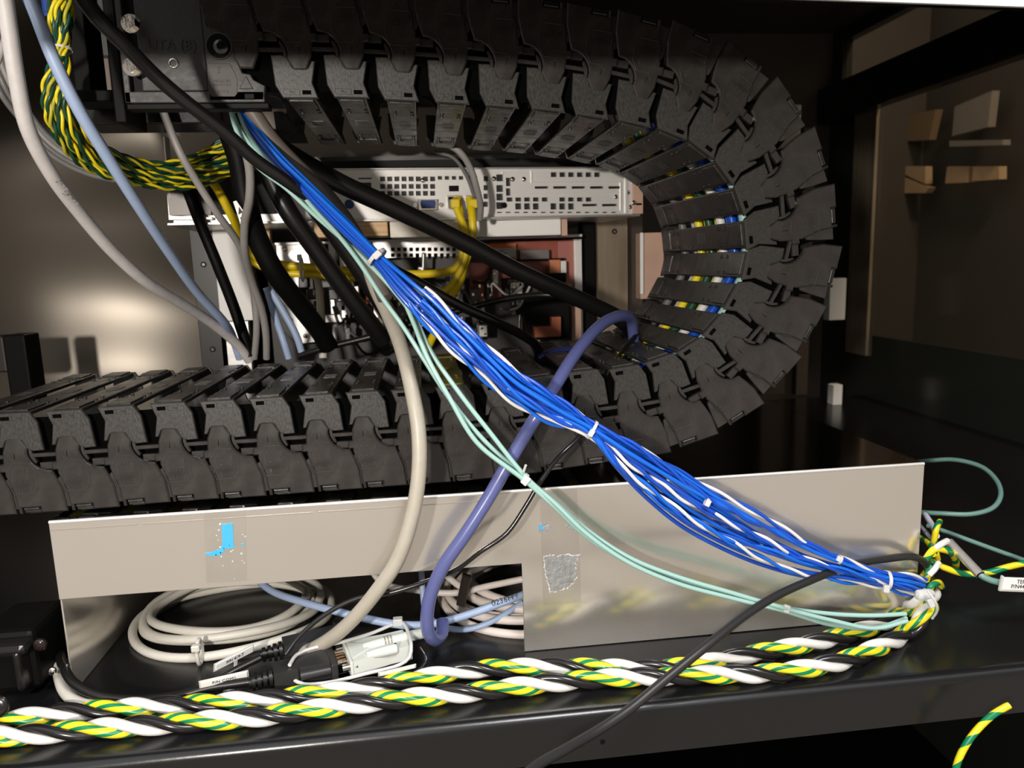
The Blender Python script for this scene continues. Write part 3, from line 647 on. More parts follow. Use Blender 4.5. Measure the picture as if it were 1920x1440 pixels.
for k in range(3): boxpx(mb, 920, 470 + k * 5, 945 + 6 * (k % 2), 471.2 + k * 5, YR + .0012, .0003, 0)
mb.build('printed_lines', INK, lab)
ub('metal_strap', 900, 486, 1060, 490, BLV, -.004, .004); ub('metal_box', 975, 468, 1030, 486, mat('grey_box', (.19, .17, .16), .4, .4), -.006, .01)
ub('orange_block', 1031, 487, 1051, 513, mat('salmon_block', (.62, .22, .10), .5), -.012, .015); ub('clear_block', 1052, 489, 1062, 512, ZIN2, -.012, .01)
ub('dark_block', 1010, 512, 1062, 530, BLV, -.014, .02); ub('pink_tab', 1045, 534, 1072, 546, PINK, -.01, .006)
ub('copper_block', 1003, 612, 1052, 632, COP, -.06, .015); ub('copper_block', 1034, 594, 1052, 612, COP, -.06, .012); ub('black_block', 985, 560, 1068, 636, BLV, -.045, .03)
ub('pale_column', 1072, 575, 1090, 640, PINK, -.01, .01)
rnd = random.Random(11)
for k in range(64):       # upright relays and capacitors
    x = rnd.uniform(612, 1010); y = rnd.uniform(515, 640); h_ = rnd.uniform(18, 46); w_ = rnd.uniform(8, 17)
    if 760 < x < 850 and y < 500: continue
    m_ = [ZINC, GRD, ZIN2, mat('clear_relay', (.34, .33, .30), .15, .5), BLM, RED, CHR][k % 7]
    if k % 3 == 0:
        q = atY(x, y, YR - .01); q2 = atY(x + 1, y - h_, YR - .01); MB().cyl(q, q2, w_ * .3 * YR / F * 1.0, 12).dome(q2, q2 - q, w_ * .3 * YR / F, .002, 12).build('capacitor', m_, unit)
    else:
        r_ = ub('relay', x - w_ / 2, y - h_, x + w_ / 2, y, m_, -.012, .012, unit, .0012)
        ub('terminal', x - w_ / 3, y - h_ * .8, x, y - h_ * .62, CHR, -.0135, .003, r_); ub('terminal', x + 1, y - h_ * .35, x + w_ / 3, y - h_ * .2, CHR, -.0135, .003, r_)
for k in range(26):
    x = rnd.uniform(575, 960); y = rnd.uniform(520, 640); q = atY(x, y, YR - .03); e = atY(x + rnd.uniform(-40, 60), y + rnd.uniform(-50, 30), YR - .02)
    MB().tube(spline([q, (q + e) / 2 + Vector((0, -.01, -.012)), e], .006), .0016, 6).build('jumper_wire', [BLK, GRD, ZIN2, BLK][k % 4], unit)
for k in range(6):
    x = 560 + k * 14; ub('black_plug', x, 520 + (k % 3) * 22, x + 18, 540 + (k % 3) * 22, BLK, -.02, .014, unit, .001)
ub('pale_block', 610, 590, 650, 604, ZIN2, -.012, .008); ub('pale_block', 640, 572, 664, 596, ZINC, -.02, .008); ub('pale_block', 700, 560, 730, 596, ZINC, -.01, .006)
#@@CABLES
# ================================================================== CABLES (points are pixel x, pixel y, depth Y  or  pixel x, pixel y, None, height Z)
g_heavy = None
cable('power_cable', [(138, -30, .40), (185, 35, .415), (230, 80, .43), (300, 150, .45), (350, 192, .46), (420, 246, .475), (480, 300, .49), (545, 345, .505), (610, 395, .53), (660, 438, .55), (715, 490, .57), (790, 533, .59), (860, 572, .60), (930, 604, .61), (975, 626, .625), (1006, 648, .64), (1014, 668, .65)], 21, BLG, 'glossy black cable crossing the chain bracket and running on under the blue bundle')
cable('power_cable', [(440, 225, .60), (500, 262, .60), (560, 300, .60), (640, 345, .60), (720, 382, .61), (800, 420, .62), (880, 460, .63), (960, 503, .64), (1040, 540, .65), (1110, 572, .66), (1165, 600, .67), (1200, 640, .68)], 33, BLK, 'thickest black cable slanting across the front of the server')
cable('power_cable', [(465, 240, .66), (500, 320, .66), (540, 395, .66), (590, 465, .67), (640, 535, .68), (690, 600, .69), (720, 640, .70)], 34, BLK, 'thick black cable, left one of the parallel pair below the server')
cable('power_cable', [(500, 250, .64), (545, 330, .64), (600, 400, .65), (650, 470, .66), (700, 545, .67), (735, 600, .68), (755, 640, .69)], 33, BLK, 'thick black cable, right one of the parallel pair below the server')
cable('power_cable', [(428, 240, .63), (448, 300, .63), (462, 380, .63), (480, 440, .64), (515, 510, .65), (560, 570, .67), (600, 622, .69), (616, 650, .70)], 38, BLV, 'flat black cable curving down left of the parallel black pair')
cable('power_cable', [(348, 345, .73), (372, 410, .73), (405, 490, .73), (440, 580, .72), (470, 670, .71)], 20, BLV, 'thin black cable dropping from the green-yellow bundle past the white plate')
cable('thin_black_cable', [(560, 668, .71), (600, 655, .705), (700, 630, .70), (790, 603, .70), (870, 580, .70), (950, 560, .70), (1020, 553, .70), (1075, 559, .69), (1130, 580, .68), (1175, 610, .68)], 12, BLK, 'thin black cable arching over the copper-coloured blocks')
cable('grey_cable', [(298, 185, .60), (312, 225, .60), (340, 290, .60), (372, 345, .61), (407, 400, .62), (440, 445, .64), (460, 485, .66), (478, 560, .69), (481, 620, .70), (477, 672, .71)], 13, GRY, 'slim grey cable running from under the bracket down across the yellow cable')
cable('grey_cable', [(455, 260, .58), (468, 320, .59), (468, 370, .60), (459, 420, .62), (459, 470, .64), (472, 525, .67), (492, 585, .69), (499, 630, .70), (500, 672, .71)], 14, GRY, 'slim grey cable bowed beside the black and white arrow sticker')
cable('shaded_beige_cable', [(470, 205, .53), (510, 262, .535), (555, 310, .54), (600, 352, .55), (640, 400, .55), (672, 450, .55), (700, 505, .54), (722, 560, .53)], 28, BEI_SHADE, 'upper beige cable behind the blue bundle, shade put into its brown-grey colour')  # shaded upper part of the beige cable, drawn in a darker colour
cable('beige_cable', [(690, 500, .565), (706, 545, .55), (728, 590, .53), (752, 650, .505), (772, 730, .487), (785, 810, .478), (785, 890, .474), (772, 970, .473), (745, 1050, .474), (705, 1110, .478), (658, 1165, .486), (622, 1196, .495), (592, 1214, .503), (565, 1226, .510)], 28, BEI, 'thick beige cable hanging over the chain and the steel box down to the plugs', n=16)
cable('purple_blue_cable', [(1190, 660, .61), (1187, 622, .60), (1183, 598, .59), (1165, 592, .575), (1130, 607, .555), (1085, 655, .53), (1040, 725, .505), (1000, 790, .485), (955, 865, .476), (915, 935, .474), (870, 1005, .472), (832, 1060, .472), (809, 1110, .474), (801, 1150, .476), (803, 1185, .478), (815, 1200, .484), (828, 1190, .494), (830, 1165, .505)], 25, PBL, 'glossy purple-blue cable looping out of the chain bend down to the shelf', n=18)
cable('thin_black_cable', [(1195, 625, .60), (1165, 660, .575), (1140, 715, .545), (1118, 770, .52), (1085, 820, .495), (1045, 860, .486), (1012, 905, .482), (985, 950, .480), (950, 1000, .478), (900, 1035, .478), (860, 1065, .482), (800, 1090, .488), (730, 1112, .49), (670, 1122, .49), (610, 1152, .486), (560, 1195, .478), (535, 1228, .47)], 9, BLG, 'thin glossy black cable falling from the chain bend across the tray front to the plugs')
cable('light_grey_cable', [(5, -30, .46), (18, 60, .465), (30, 140, .47), (52, 240, .48), (95, 325, .50), (150, 400, .53), (210, 470, .56), (270, 525, .59), (335, 566, .63), (395, 604, .67), (445, 646, .70), (468, 676, .712)], 21, LGY, 'light grey round cable sweeping from the top left corner to the chain', n=16)
cable('pale_blue_cable', [(40, -35, .47), (65, 20, .475), (100, 110, .48), (150, 210, .49), (205, 300, .51), (262, 390, .54), (315, 470, .58), (370, 548, .63), (420, 604, .67), (436, 632, .70), (450, 672, .712)], 18, LBL, 'pale blue cable running down beside the light grey one at the left', n=16)
for k in range(4):
    o = k * 9
    cable('grey_cable', [(-20 - o * .4, 20 + o * 2.4, .62), (15 - o * .5, 120 + o * 2, .62), (45 - o * .3, 195 + o, .63), (95 - o * .1, 260 + o * 1.0, .64), (160, 300 + o * .9, .65), (240, 322 + o * .7, .66), (330, 332 + o * .5, .67), (420, 318 + o * .5, .68)], 10, GRD if k != 1 else GRY, 'dark grey cable of the group of four curving behind the green-yellow bundle', group='four dark grey cables at the left')
cable('white_cable', [(-25, -30, .5), (8, 40, .5), (5, 90, .52), (-20, 150, .54)], 10, LGY, 'short pale cable at the extreme top left edge')
cable('grey_cable', [(800, 255, .70), (835, 268, .70), (862, 285, .70), (882, 315, .705), (893, 350, .71), (901, 385, .72), (900, 410, .73)], 12, GRY, 'slim grey cable hanging in front of the server ports')
cable('grey_cable', [(815, 285, .765), (850, 296, .76), (875, 330, .755), (890, 370, .75)], 7, GRD, 'thin dark grey wire in the shade left of the slim grey cable')
cable('cream_cable', [(585, 480, .80), (597, 530, .77), (602, 590, .74), (605, 640, .72), (606, 672, .715)], 14, CREAM, 'cream cable standing upright between the black cables')
cable('pale_blue_cable', [(500, 540, .72), (515, 590, .715), (532, 640, .71), (542, 672, .712)], 13, LBL, 'left one of two pale blue cables dropping behind the chain')
cable('pale_blue_cable', [(508, 545, .71), (535, 590, .71), (556, 630, .71), (568, 668, .712)], 13, LBL, 'right one of two pale blue cables dropping behind the chain')
cable('power_cable', [(470, 500, .74), (482, 540, .74), (496, 580, .74)], 12, BLV, 'short black stub beside the two pale blue cables')
cable('purple_blue_cable', [(1010, 672, .63), (1030, 662, .63), (1055, 657, .635), (1085, 656, .64)], 14, mat('shaded_blue_jacket', (.02, .03, .13), .3), 'short shaded purple-blue cable end lying on the chain beside the glossy black cable')  # darker version of the purple-blue jacket, shade put into the colour
# yellow patch cables
y1 = [(857, 372, .755), (862, 400, .745), (868, 440, .745), (866, 480, .745), (855, 503, .745), (820, 512, .745), (770, 514, .745), (700, 510, .745), (640, 508, .745), (590, 502, .745), (540, 498, .745), (500, 490, .745), (470, 475, .745), (452, 440, .73), (432, 400, .72), (405, 350, .71), (392, 335, .70)]
y2 = [(880, 372, .750), (886, 410, .74), (885, 450, .74), (870, 500, .74), (862, 530, .74), (845, 560, .735), (832, 590, .73), (815, 625, .72), (800, 655, .712)]
y3 = [(852, 330 + 50, .745), (873, 440, .738), (870, 490, .735), (835, 545, .74), (770, 545, .75), (700, 522, .75), (640, 521, .75), (590, 515, .75), (540, 512, .75), (500, 503, .75), (474, 490, .75), (455, 450, .735), (436, 410, .722)]
cable('patch_cable', y1, 15, YLC, 'yellow network cable, upper one of the two running left below the server')
cable('patch_cable', y2, 15, YLC, 'yellow network cable hanging straight down behind the blue bundle')
cable('patch_cable', y3, 13, YLC, 'yellow network cable, lower one of the two running left below the server')
for x0 in (840, 873):
    a, z = onS(x0 + 12, 384); q = SM @ Vector((a, -.001, z)); M_ = Matrix.Translation(q)
    pl = empty('network_plug', q, 'yellow-booted network plug in the %s server port' % ('left' if x0 < 860 else 'right'), 'plug')
    MB().box((-.0055, -.012, -.0045), (.0055, .004, .0045), .0008, 0, M_).build('plug_body', mat('clear_plug', (.35, .30, .18), .2, trans=.3), pl)
    MB().box((-.0045, -.022, -.005), (.0045, -.010, .004), .0015, 0, M_).build('boot', YLC, pl)
    MB().box((-.0022, -.015, .0045), (.0022, -.001, .0058), .0003, 0, M_).build('latch', mat('clear_plug', (.35, .30, .18), .2, trans=.3), pl)
c = atY(566, 505, .735); mb = MB(); mb.tube([c + Vector((0, -.0, 0)) + Vector((0, .009 * math.cos(t * .3927), .011 * math.sin(t * .3927))) for t in range(17)], .0012, 6).box(c + Vector((-.002, -.012, .008)), c + Vector((.002, -.006, .014)), .0005)
mb.build('cable_tie', NYL, label='clear tie around the two yellow cables', cat='cable tie')
mb = MB(); polypx(mb, [(437, 378), (443, 376), (458, 398), (462, 410), (452, 425), (446, 405)], .62, .001, 0); st = mb.build('arrow_sticker', WHB, label='white sticker with a black arrow on the flat black cable', cat='sticker')
mb = MB(); polypx(mb, [(448, 388), (455, 398), (447, 402)], .6195, .0005, 0); polypx(mb, [(450, 408), (459, 404), (455, 419)], .6195, .0005, 0); mb.build('printed_arrow', INK, st)
# ---------------- helpers for twisted things
def twisted(name, P, rad, r, mats_, label, cat, pitch, group=None, ph=0., n=9, stripes=None, parts='wire', wob=0.):
    P = resample(P, max(.0016, r * .8)); fr = frames(P); L = 0; root = empty(name, P[0], label, cat, group)
    S = [[] for _ in mats_]; Ls = []
    for i, p in enumerate(P):
        if i: L += (p - P[i - 1]).length
        u, v, t = fr[i]
        for k in range(len(mats_)):
            a = ph + 2 * math.pi * (L / pitch + k / len(mats_)) + (wob * math.sin(L * 90 + k) if wob else 0); S[k].append(p + (u * math.cos(a) + v * math.sin(a)) * rad)
    for k, m_ in enumerate(mats_):
        if isinstance(m_, tuple):
            MB().tube(S[k], r, 15, 0, twist=-2 * math.pi / (pitch * .78), stripe=lambda j, n: 1 if (j % 5) < 1.8 else 0).build('striped_' + parts, list(m_), root)
        else: MB().tube(S[k], r, n).build(parts, m_, root)
    return root
def striped(name, P, r, label, cat, pitch, group=None, n=12, frac=5):
    return MB().tube(spline(P, .0012), r * .82, n, 0, twist=2 * math.pi / pitch, stripe=lambda j, n: 1 if j < frac else 0).build(name, [YEL, GRN], None, label, cat, group)
# ---------------- green / yellow bundle upper left: 11 twisted pairs
cl = [(118, -25, .55), (114, 30, .55), (117, 92, .55), (108, 140, .55), (106, 190, .55), (128, 245, .56), (170, 290, .58), (230, 318, .60), (300, 330, .63), (370, 318, .655), (430, 292, .67), (480, 268, .68)]
sprd = [16, 24, 9, 22, 25, 30, 30, 28, 27, 34, 36, 36]
for k in range(17):
    a = k * 2.399; rr = math.sqrt((k + .5) / 17)
    P = []
    for (x, y, Y), s_ in zip(cl, sprd):
        dx = (0, 0); i_ = cl.index((x, y, Y)); b_ = cl[min(i_ + 1, len(cl) - 1)]; a_ = cl[max(i_ - 1, 0)]
        t = Vector((b_[0] - a_[0], b_[1] - a_[1])).normalized(); nn = Vector((-t.y, t.x)); aa = a + i_ * .45
        q = atY(x + nn.x * math.cos(aa) * rr * s_, y + nn.y * math.cos(aa) * rr * s_, Y + math.sin(aa) * rr * s_ * Y / F); P.append(q)
    twisted('twisted_pair', spline(P, .004), .0012, .00118, [YEL if k % 4 else mat('olive_yellow_wire', (.5, .45, .03), .4), DGN], 'twisted yellow and dark green wire pair in the curved bundle at upper left', 'wire', .024 + .004 * (k % 3), 'twisted pairs of the green-yellow bundle', a, 6)
def tie(px, py, Y, dirpx, rpx, label, head=(0, 0), tail=None, width=4, flat=1.0):
    c = atY(px, py, Y); s_ = Y / F; d2 = Vector(dirpx).normalized(); t = (R * d2.x + D * d2.y).normalized(); v = FW.normalized(); u = t.cross(v).normalized()
    rt = empty('cable_tie', c, label, 'cable tie')
    rr = rpx * s_; mb = MB(); n = 28; vs = []; wv = width * s_ / 2; th = .0006
    for i in range(n):
        a = 2 * math.pi * i / n; e = u * math.cos(a) * rr + v * math.sin(a) * rr * flat; o = (u * math.cos(a) + v * math.sin(a)) * th
        vs += [c + e - t * wv, c + e + t * wv, c + e + o + t * wv, c + e + o - t * wv]
    fs = []
    for i in range(n):
        for j in range(4): fs.append([i * 4 + j, i * 4 + (j + 1) % 4, ((i + 1) % n) * 4 + (j + 1) % 4, ((i + 1) % n) * 4 + j])
    mb.add(vs, fs, 0, False); mb.build('strap', NYL, rt)
    h = c - v * rr * .95 * flat + u * head[0] * s_ + t * head[1] * s_; q = width * s_
    M_ = Matrix(((u.x, t.x, v.x, h.x), (u.y, t.y, v.y, h.y), (u.z, t.z, v.z, h.z), (0, 0, 0, 1)))
    mb = MB().box((-q * 1.15, -q * .85, -q * .7), (q * 1.15, q * .85, q * .5), q * .2, 0, M_); mb.build('tie_head', NYL, rt)
    if tail: MB().tube(spline([atY(x, y, Y2) for x, y, Y2 in tail], .003), .0009, 6).build('tie_tail', NYL, rt)
    return rt
tie(118, 92, .55, (0, 1), 13, 'clear tie pinching the green-yellow bundle at its top', (-9, 0))
# ---------------- blue bundle
bc = [(452, 200, .535), (475, 240, .53), (520, 295, .52), (565, 340, .51), (610, 385, .50), (655, 430, .49), (707, 482, .48), (760, 537, .472), (800, 575, .468), (850, 625, .465), (905, 675, .462), (960, 722, .460), (1040, 770, .458), (1110, 806, .456), (1170, 850, .456), (1230, 895, .457), (1300, 945, .458), (1370, 985, .459), (1440, 1020, .461), (1510, 1050, .463), (1575, 1068, .465), (1655, 1088, .468), (1700, 1096, .47), (1732, 1102, .476)]
bs = [6, 8, 10, 11, 12, 12, 10, 20, 25, 26, 25, 26, 24, 12, 30, 42, 48, 47, 42, 32, 22, 13, 18, 16]
def bundle_path(k, n_, a0, rr, drift=.16):
    P = []
    for i, ((x, y, Y), s_) in enumerate(zip(bc, bs)):
        a_ = bc[max(i - 1, 0)]; b_ = bc[min(i + 1, len(bc) - 1)]; t = Vector((b_[0] - a_[0], b_[1] - a_[1])).normalized(); nn = Vector((-t.y, t.x))
        aa = a0 + drift * math.sin(i * .55 + k) * 2; c_ = math.cos(aa) * rr * s_; sn = math.sin(aa) * rr * min(s_, 20)
        P.append(atY(x + nn.x * c_, y + nn.y * c_, Y + sn * Y / F))
    return spline(P, .004)
nb = 9
for k in range(nb):
    a = k * 2.399; rr = math.sqrt((k + .6) / nb)
    MB().tube(bundle_path(k, nb, a, rr), .00145, 9).build('blue_wire', [BLU, BLU, BLU2][k % 3], None, 'plain blue wire in the long tied bundle crossing the steel box', 'wire', 'plain blue wires of the tied bundle')
for k in range(6):
    a = [-1.3, -.5, 2.9, 1.0, 3.6, 5.2][k]; rr = [.55, .95, .95, .85, .9, .9][k]
    P = bundle_path(k + 20, nb, a, rr, .25)
    P = P[int(len(P) * .30):]
    twisted('twisted_pair', P, .0013, .0012, [BLU if k % 2 else BLU2, WHT if k < 3 else BLU2], 'blue and white twisted wire pair in the long tied bundle' if k < 3 else 'all-blue twisted wire pair in the long tied bundle', 'wire', .044 + .007 * (k % 3), 'blue and white twisted pairs of the bundle' if k < 3 else 'all-blue twisted pairs of the bundle', k * 1.1, 8)
tie(707, 482, .479, (52, 55), 19, 'white tie on the blue bundle just below the server, the topmost on it', (3, 2), width=7)
tie(1110, 806, .455, (65, 40), 18, 'white tie halfway along the blue bundle, in front of the chain', (-6, 0), width=6)
tie(1325, 941, .452, (60, 30), 7, 'small clear tie loose in the blue bundle over the tray front', (-1, 1), width=6)
tie(1574, 1049, .460, (50, 25), 8, 'small clear tie on the top blue wires near the right end', (1, -6), width=5)
tie(1662, 1088, .468, (60, 8), 19, 'white tie at the right end of the blue bundle', (-14, -8), width=7)
# ---------------- teal wires
tc_ = [(434, 195, .535), (452, 245, .53), (490, 300, .525), (545, 345, .52), (590, 392, .515), (640, 440, .505), (690, 490, .495), (735, 550, .487), (770, 605, .480), (800, 665, .474), (850, 745, .468), (905, 820, .466), (984, 896, .466), (1040, 945, .467), (1100, 1000, .468), (1180, 1052, .468), (1270, 1088, .468), (1370, 1115, .468), (1472, 1142, .468), (1560, 1162, .468), (1640, 1170, .466), (1700, 1158, .466)]
ts_ = [9, 10, 14, 12, 10, 10, 18, 20, 16, 11, 14, 18, 4, 4, 6, 6, 7, 6, 4, 12, 16, 8]
for k in range(3):
    P = []
    for i, ((x, y, Y), s_) in enumerate(zip(tc_, ts_)):
        a_ = tc_[max(i - 1, 0)]; b_ = tc_[min(i + 1, len(tc_) - 1)]; t = Vector((b_[0] - a_[0], b_[1] - a_[1])).normalized(); nn = Vector((-t.y, t.x))
        c_ = math.sin(k * 2.1 + .5 + i * .42) * s_; P.append(atY(x + nn.x * c_, y + nn.y * c_, Y - .0035 * math.cos(k * 2.1 + i * .42)))
    MB().tube(spline(P), .00155, 10).build('teal_wire', TEA, None, 'pale teal wire of the tied trio hanging across the steel box', 'wire', 'pale teal wires tied in a trio')
tie(984, 896, .466, (60, 50), 8, 'white tie around the teal wires at the top edge of the steel box', (-2, 4), [(982, 884, .462), (986, 872, .46)], width=8)
tie(1472, 1142, .468, (60, 16), 7, 'clear tie around the teal wires low at the right', (3, 0), width=7)
# ---------------- braided supply cables on the shelf
zb = ZS + .0068
A = [(-30, 1352), (30, 1348), (120, 1336), (230, 1328), (330, 1322), (430, 1316), (520, 1308), (620, 1298), (720, 1284), (800, 1270), (880, 1256), (960, 1252), (1040, 1250), (1120, 1252), (1200, 1254), (1280, 1250), (1350, 1238), (1410, 1226), (1480, 1214), (1560, 1196), (1630, 1178), (1690, 1152)]
B = [(-30, 1382), (50, 1378), (140, 1370), (230, 1363), (330, 1356), (430, 1348), (520, 1340), (620, 1326), (720, 1314), (820, 1304), (920, 1294), (1000, 1284), (1080, 1276), (1180, 1270), (1280, 1268), (1360, 1264), (1440, 1262), (1520, 1252), (1590, 1236), (1650, 1212), (1700, 1186)]
PA = [atZ(x, y, zb) for x, y in A] + [atY(1722, 1128, .470), atY(1734, 1105, .482), atY(1740, 1080, .50)]
PB = [atZ(x, y, zb) for x, y in B] + [atY(1730, 1158, .462), atY(1746, 1128, .474), atY(1746, 1100, .49)]
twisted('braided_cable', spline(PA), .0033, .0031, [BLG, WHT, (YEL, GRN)], 'thick black, white and green-yellow twisted cable along the foot of the steel box', 'cable', .064, None, 1.2, 12)
twisted('braided_cable', spline(PB), .0033, .0031, [BLG, WHT, (YEL, GRN)], 'thick black, white and green-yellow twisted cable nearest the shelf front edge', 'cable', .064, None, 3.0, 12)
striped('ground_wire', [atY(*p) for p in [(1735, 1050, .49), (1752, 1030, .488), (1775, 1032, .488), (1790, 1046, .50), (1792, 1070, .52)]], .0032, 'green-yellow wire curling over the end of the black cable at the right', 'wire', .022)
striped('ground_wire', [atY(*p) for p in [(1745, 1052, .50), (1770, 1064, .495), (1810, 1076, .49), (1850, 1074, .485), (1890, 1063, .482), (1940, 1052, .48)]], .0030, 'green-yellow wire passing under the steel probe to the right edge', 'wire', .024)
striped('ground_wire', [atY(*p) for p in [(1720, 1005, .56), (1742, 1020, .53), (1750, 1040, .51)]], .0026, 'short green-yellow wire at the corner of the steel box', 'wire', .022)
striped('ground_wire', [atY(*p) for p in [(1758, 1050, .53), (1752, 1015, .53), (1756, 990, .53), (1762, 978, .54)]], .0030, 'green-yellow wire rising in a hook behind the steel probe', 'wire', .024)
striped('ground_wire', [atY(*p) for p in [(1735, 1118, .47), (1745, 1100, .47), (1758, 1092, .475), (1766, 1100, .485)]], .0028, 'green-yellow loop just above the white tie knot', 'wire', .022)
striped('ground_wire', [atY(*p) for p in [(1728, 1110, .48), (1738, 1085, .485), (1745, 1062, .49)]], .0030, 'green-yellow wire rising from the right end of the blue bundle', 'wire', .022)
striped('ground_wire', [atY(*p) for p in [(1892, 1322, .40), (1862, 1340, .40), (1835, 1365, .40), (1812, 1395, .40), (1797, 1425, .40), (1788, 1460, .40)]], .0028, 'lone green-yellow wire hanging below the shelf at the lower right', 'wire', .021)
cable('white_wire', [(1716, 975, .60), (1740, 1003, .56), (1756, 1028, .52)], 9, mat('lilac_white', (.62, .62, .72), .4), 'pale lilac wire at the corner of the steel box, lower one')
cable('white_wire', [(1735, 965, .58), (1748, 985, .56), (1756, 1005, .53)], 12, mat('lilac_white', (.62, .62, .72), .4), 'pale lilac wire standing behind the green-yellow hook')
cable('white_wire', [(1748, 1034, .49), (1762, 1022, .486), (1776, 1014, .49)], 13, WHT, 'short white wire end touching the steel probe')
cable('white_wire', [(1742, 1078, .475), (1752, 1068, .475), (1760, 1056, .48)], 12, WHT, 'short white wire end above the right end of the blue bundle')
cable('power_cable', [(960, 1480, .33), (1000, 1440, .345), (1060, 1405, .36), (1120, 1370, .375), (1180, 1330, .385), (1250, 1272, .395), (1320, 1215, .405), (1400, 1152, .425), (1460, 1115, .44), (1520, 1088, .452), (1560, 1072, .462), (1600, 1058, .474), (1660, 1048, .482), (1712, 1044, .486), (1735, 1056, .49), (1742, 1085, .50)], 18, mat('satin_black_jacket', (.022, .021, .021), .42, bump=.03), 'matt black cable crossing the shelf front and ending at the right end of the box', n=16)
# probe with label
a = atY(1779, 1016, .500); b = atY(1838, 1078, .470)
pr = empty('temperature_probe', a, 'polished steel probe tube on a teal lead right of the steel box', 'probe')
MB().cyl(a, b, .0034, 24).build('probe_tube', mat('probe_steel', (.80, .77, .73), .30, .75, bump=.05, stretch=(1, 1, 8)), pr)
MB().cyl(b, b + (b - a).normalized() * .0006, .0030, 20).build('tube_mouth', BLV, pr)
MB().tube(spline([b - (b - a) * .1, b, atY(1858, 1088, .466), atY(1885, 1094, .463), atY(1935, 1100, .46)]), .0024, 12).build('lead', TEAD, pr)
lb = empty('wire_label', atY(1900, 1105, .455), 'white clip-on wire label with printed part number at the right edge', 'label')
M_ = Matrix.Translation(atY(1915, 1095, .458)) @ Matrix.Rotation(math.radians(7), 4, 'Y')
MB().box((-.0150, -.0008, -.0048), (.022, .0006, .0048), .0004, 0, M_).build('label_plate', WHB, lb)
MB().box((-.0165, -.0004, -.0062), (.024, .0018, -.0046), .0005, 0, M_).box((-.0165, -.0004, -.006), (-.0150, .0018, .0056), .0005, 0, M_).build('label_holder', NYL, lb)
text_mb('TEMP#', .0042, M_ @ Matrix.Translation((.0015, -.0009, .0019)) @ TX, .0001).build('printed_text', INK, lb)
text_mb('P/N449-2', .0042, M_ @ Matrix.Translation((-.0005, -.0009, -.0018)) @ TX, .0001).build('printed_text', INK, lb)
cable('teal_cable', [(1700, 870, .70), (1740, 864, .66), (1790, 862, .64), (1840, 875, .62), (1868, 900, .60), (1876, 930, .58), (1860, 953, .57), (1820, 964, .57), (1770, 963, .58), (1715, 960, .60)], 9.5, TEAD, 'dull teal cable in a wide loop right of the steel box')
cable('teal_cable', [(1740, 985, .56), (1790, 1003, .56), (1850, 1025, .55), (1925, 1052, .54)], 9.5, TEAD, 'dull teal cable running straight to the right edge')
kn = tie(1738, 1118, .462, (20, -10), 15, 'white tie knot gathering all wires at the right end of the box', (-8, -4), [(1740, 1108, .452), (1752, 1125, .448), (1757, 1145, .450), (1748, 1160, .455)], width=9)
MB().box(atY(1722, 1130, .455), atY(1745, 1100, .462), .003).build('tie_lump', NYL, kn)
# ---------------- coils under the tray
zc0 = ZS + .004
def coil(cx, cy, r0, n_, m_, label, group, seed, rx=1.0, wr=.0034):
    rr = random.Random(seed)
    c = atZ(cx, cy, zc0)
    for k in range(n_):
        ra = r0 * (1 - .07 * k + rr.uniform(-.02, .02)); dx = rr.uniform(-.004, .004); dy = rr.uniform(-.003, .003); z = zc0 + .0052 * (k % 2) + .002 * k
        P = [Vector((c.x + dx + ra * rx * math.cos(t * math.pi / 12), c.y + dy + ra * math.sin(t * math.pi / 12), z + .002 * math.sin(t * .7 + k))) for t in range(24)]
        P.append(P[0]); MB().tube(spline(P, .005), wr, 10).build('coiled_cable', m_, None, label, 'cable', group)
coil(435, 1152, .062, 4, COILW, 'ivory cable turn of the coil lying under the cut-out of the steel box', 'turns of the ivory coil', 2, 1.22)
coil(1012, 1108, .074, 6, PKW, 'pinkish-white cable turn of the coil half hidden behind the box skirt', 'turns of the pinkish-white coil', 5, 1.15)
q = atZ(374, 1222, zc0 + .006)
mb = MB(); mb.tube([q + Vector((0, .006 * math.cos(t * .3927), .009 * math.sin(t * .3927))) for t in range(17)], .0016, 6).box(q + Vector((-.003, -.009, .004)), q + Vector((.003, -.004, .009)), .001)
mb.build('cable_tie', COILW, label='ivory tie around the ivory coil', cat='cable tie')
cable('white_cable', [(690, 1060, .60), (720, 1095, .58), (770, 1105, .57), (850, 1112, .56), (920, 1098, .55), (985, 1085, .54), (1040, 1075, .54)], 13, PKW, 'pinkish-white cable stretched above the coil behind the box skirt')
cable('white_cable', [(830, 1072, .58), (850, 1090, .57), (875, 1108, .56), (900, 1130, .56), (960, 1150, .56)], 14, PKW, 'short pinkish-white cable dropping onto the half hidden coil')
mb = MB(); polypx(mb, [(868, 1078), (884, 1082), (872, 1140), (856, 1136)], .545, .004, .001); mb.build('cloth_tape', mat('brown_tape', (.13, .09, .07), .7), label='brown tape wrap around the pinkish-white cables', cat='tape')
cable('patch_cable', [(470, 1075, .60), (510, 1108, .57), (565, 1128, .545), (630, 1146, .53), (700, 1163, .52), (760, 1172, .515), (810, 1170, .515), (860, 1158, .518), (920, 1138, .52), (1000, 1108, .53)], 15, LBL, 'pale blue network cable with printed number, crossing behind the plugs')
cable('patch_cable', [(790, 1060, .56), (792, 1100, .55), (800, 1150, .54), (830, 1175, .53), (875, 1180, .53), (920, 1166, .53), (980, 1130, .535)], 12, LBL, 'pale blue network cable curving below the numbered one')
M_ = Matrix.Translation(atY(942, 1126, .5125)) @ Matrix.Rotation(math.radians(15), 4, 'Y').inverted()
tx = text_mb('0236H', .0062, M_ @ TX, .0001); tx.build('printed_number', INK, label='black printed number on the pale blue network cable', cat='print')
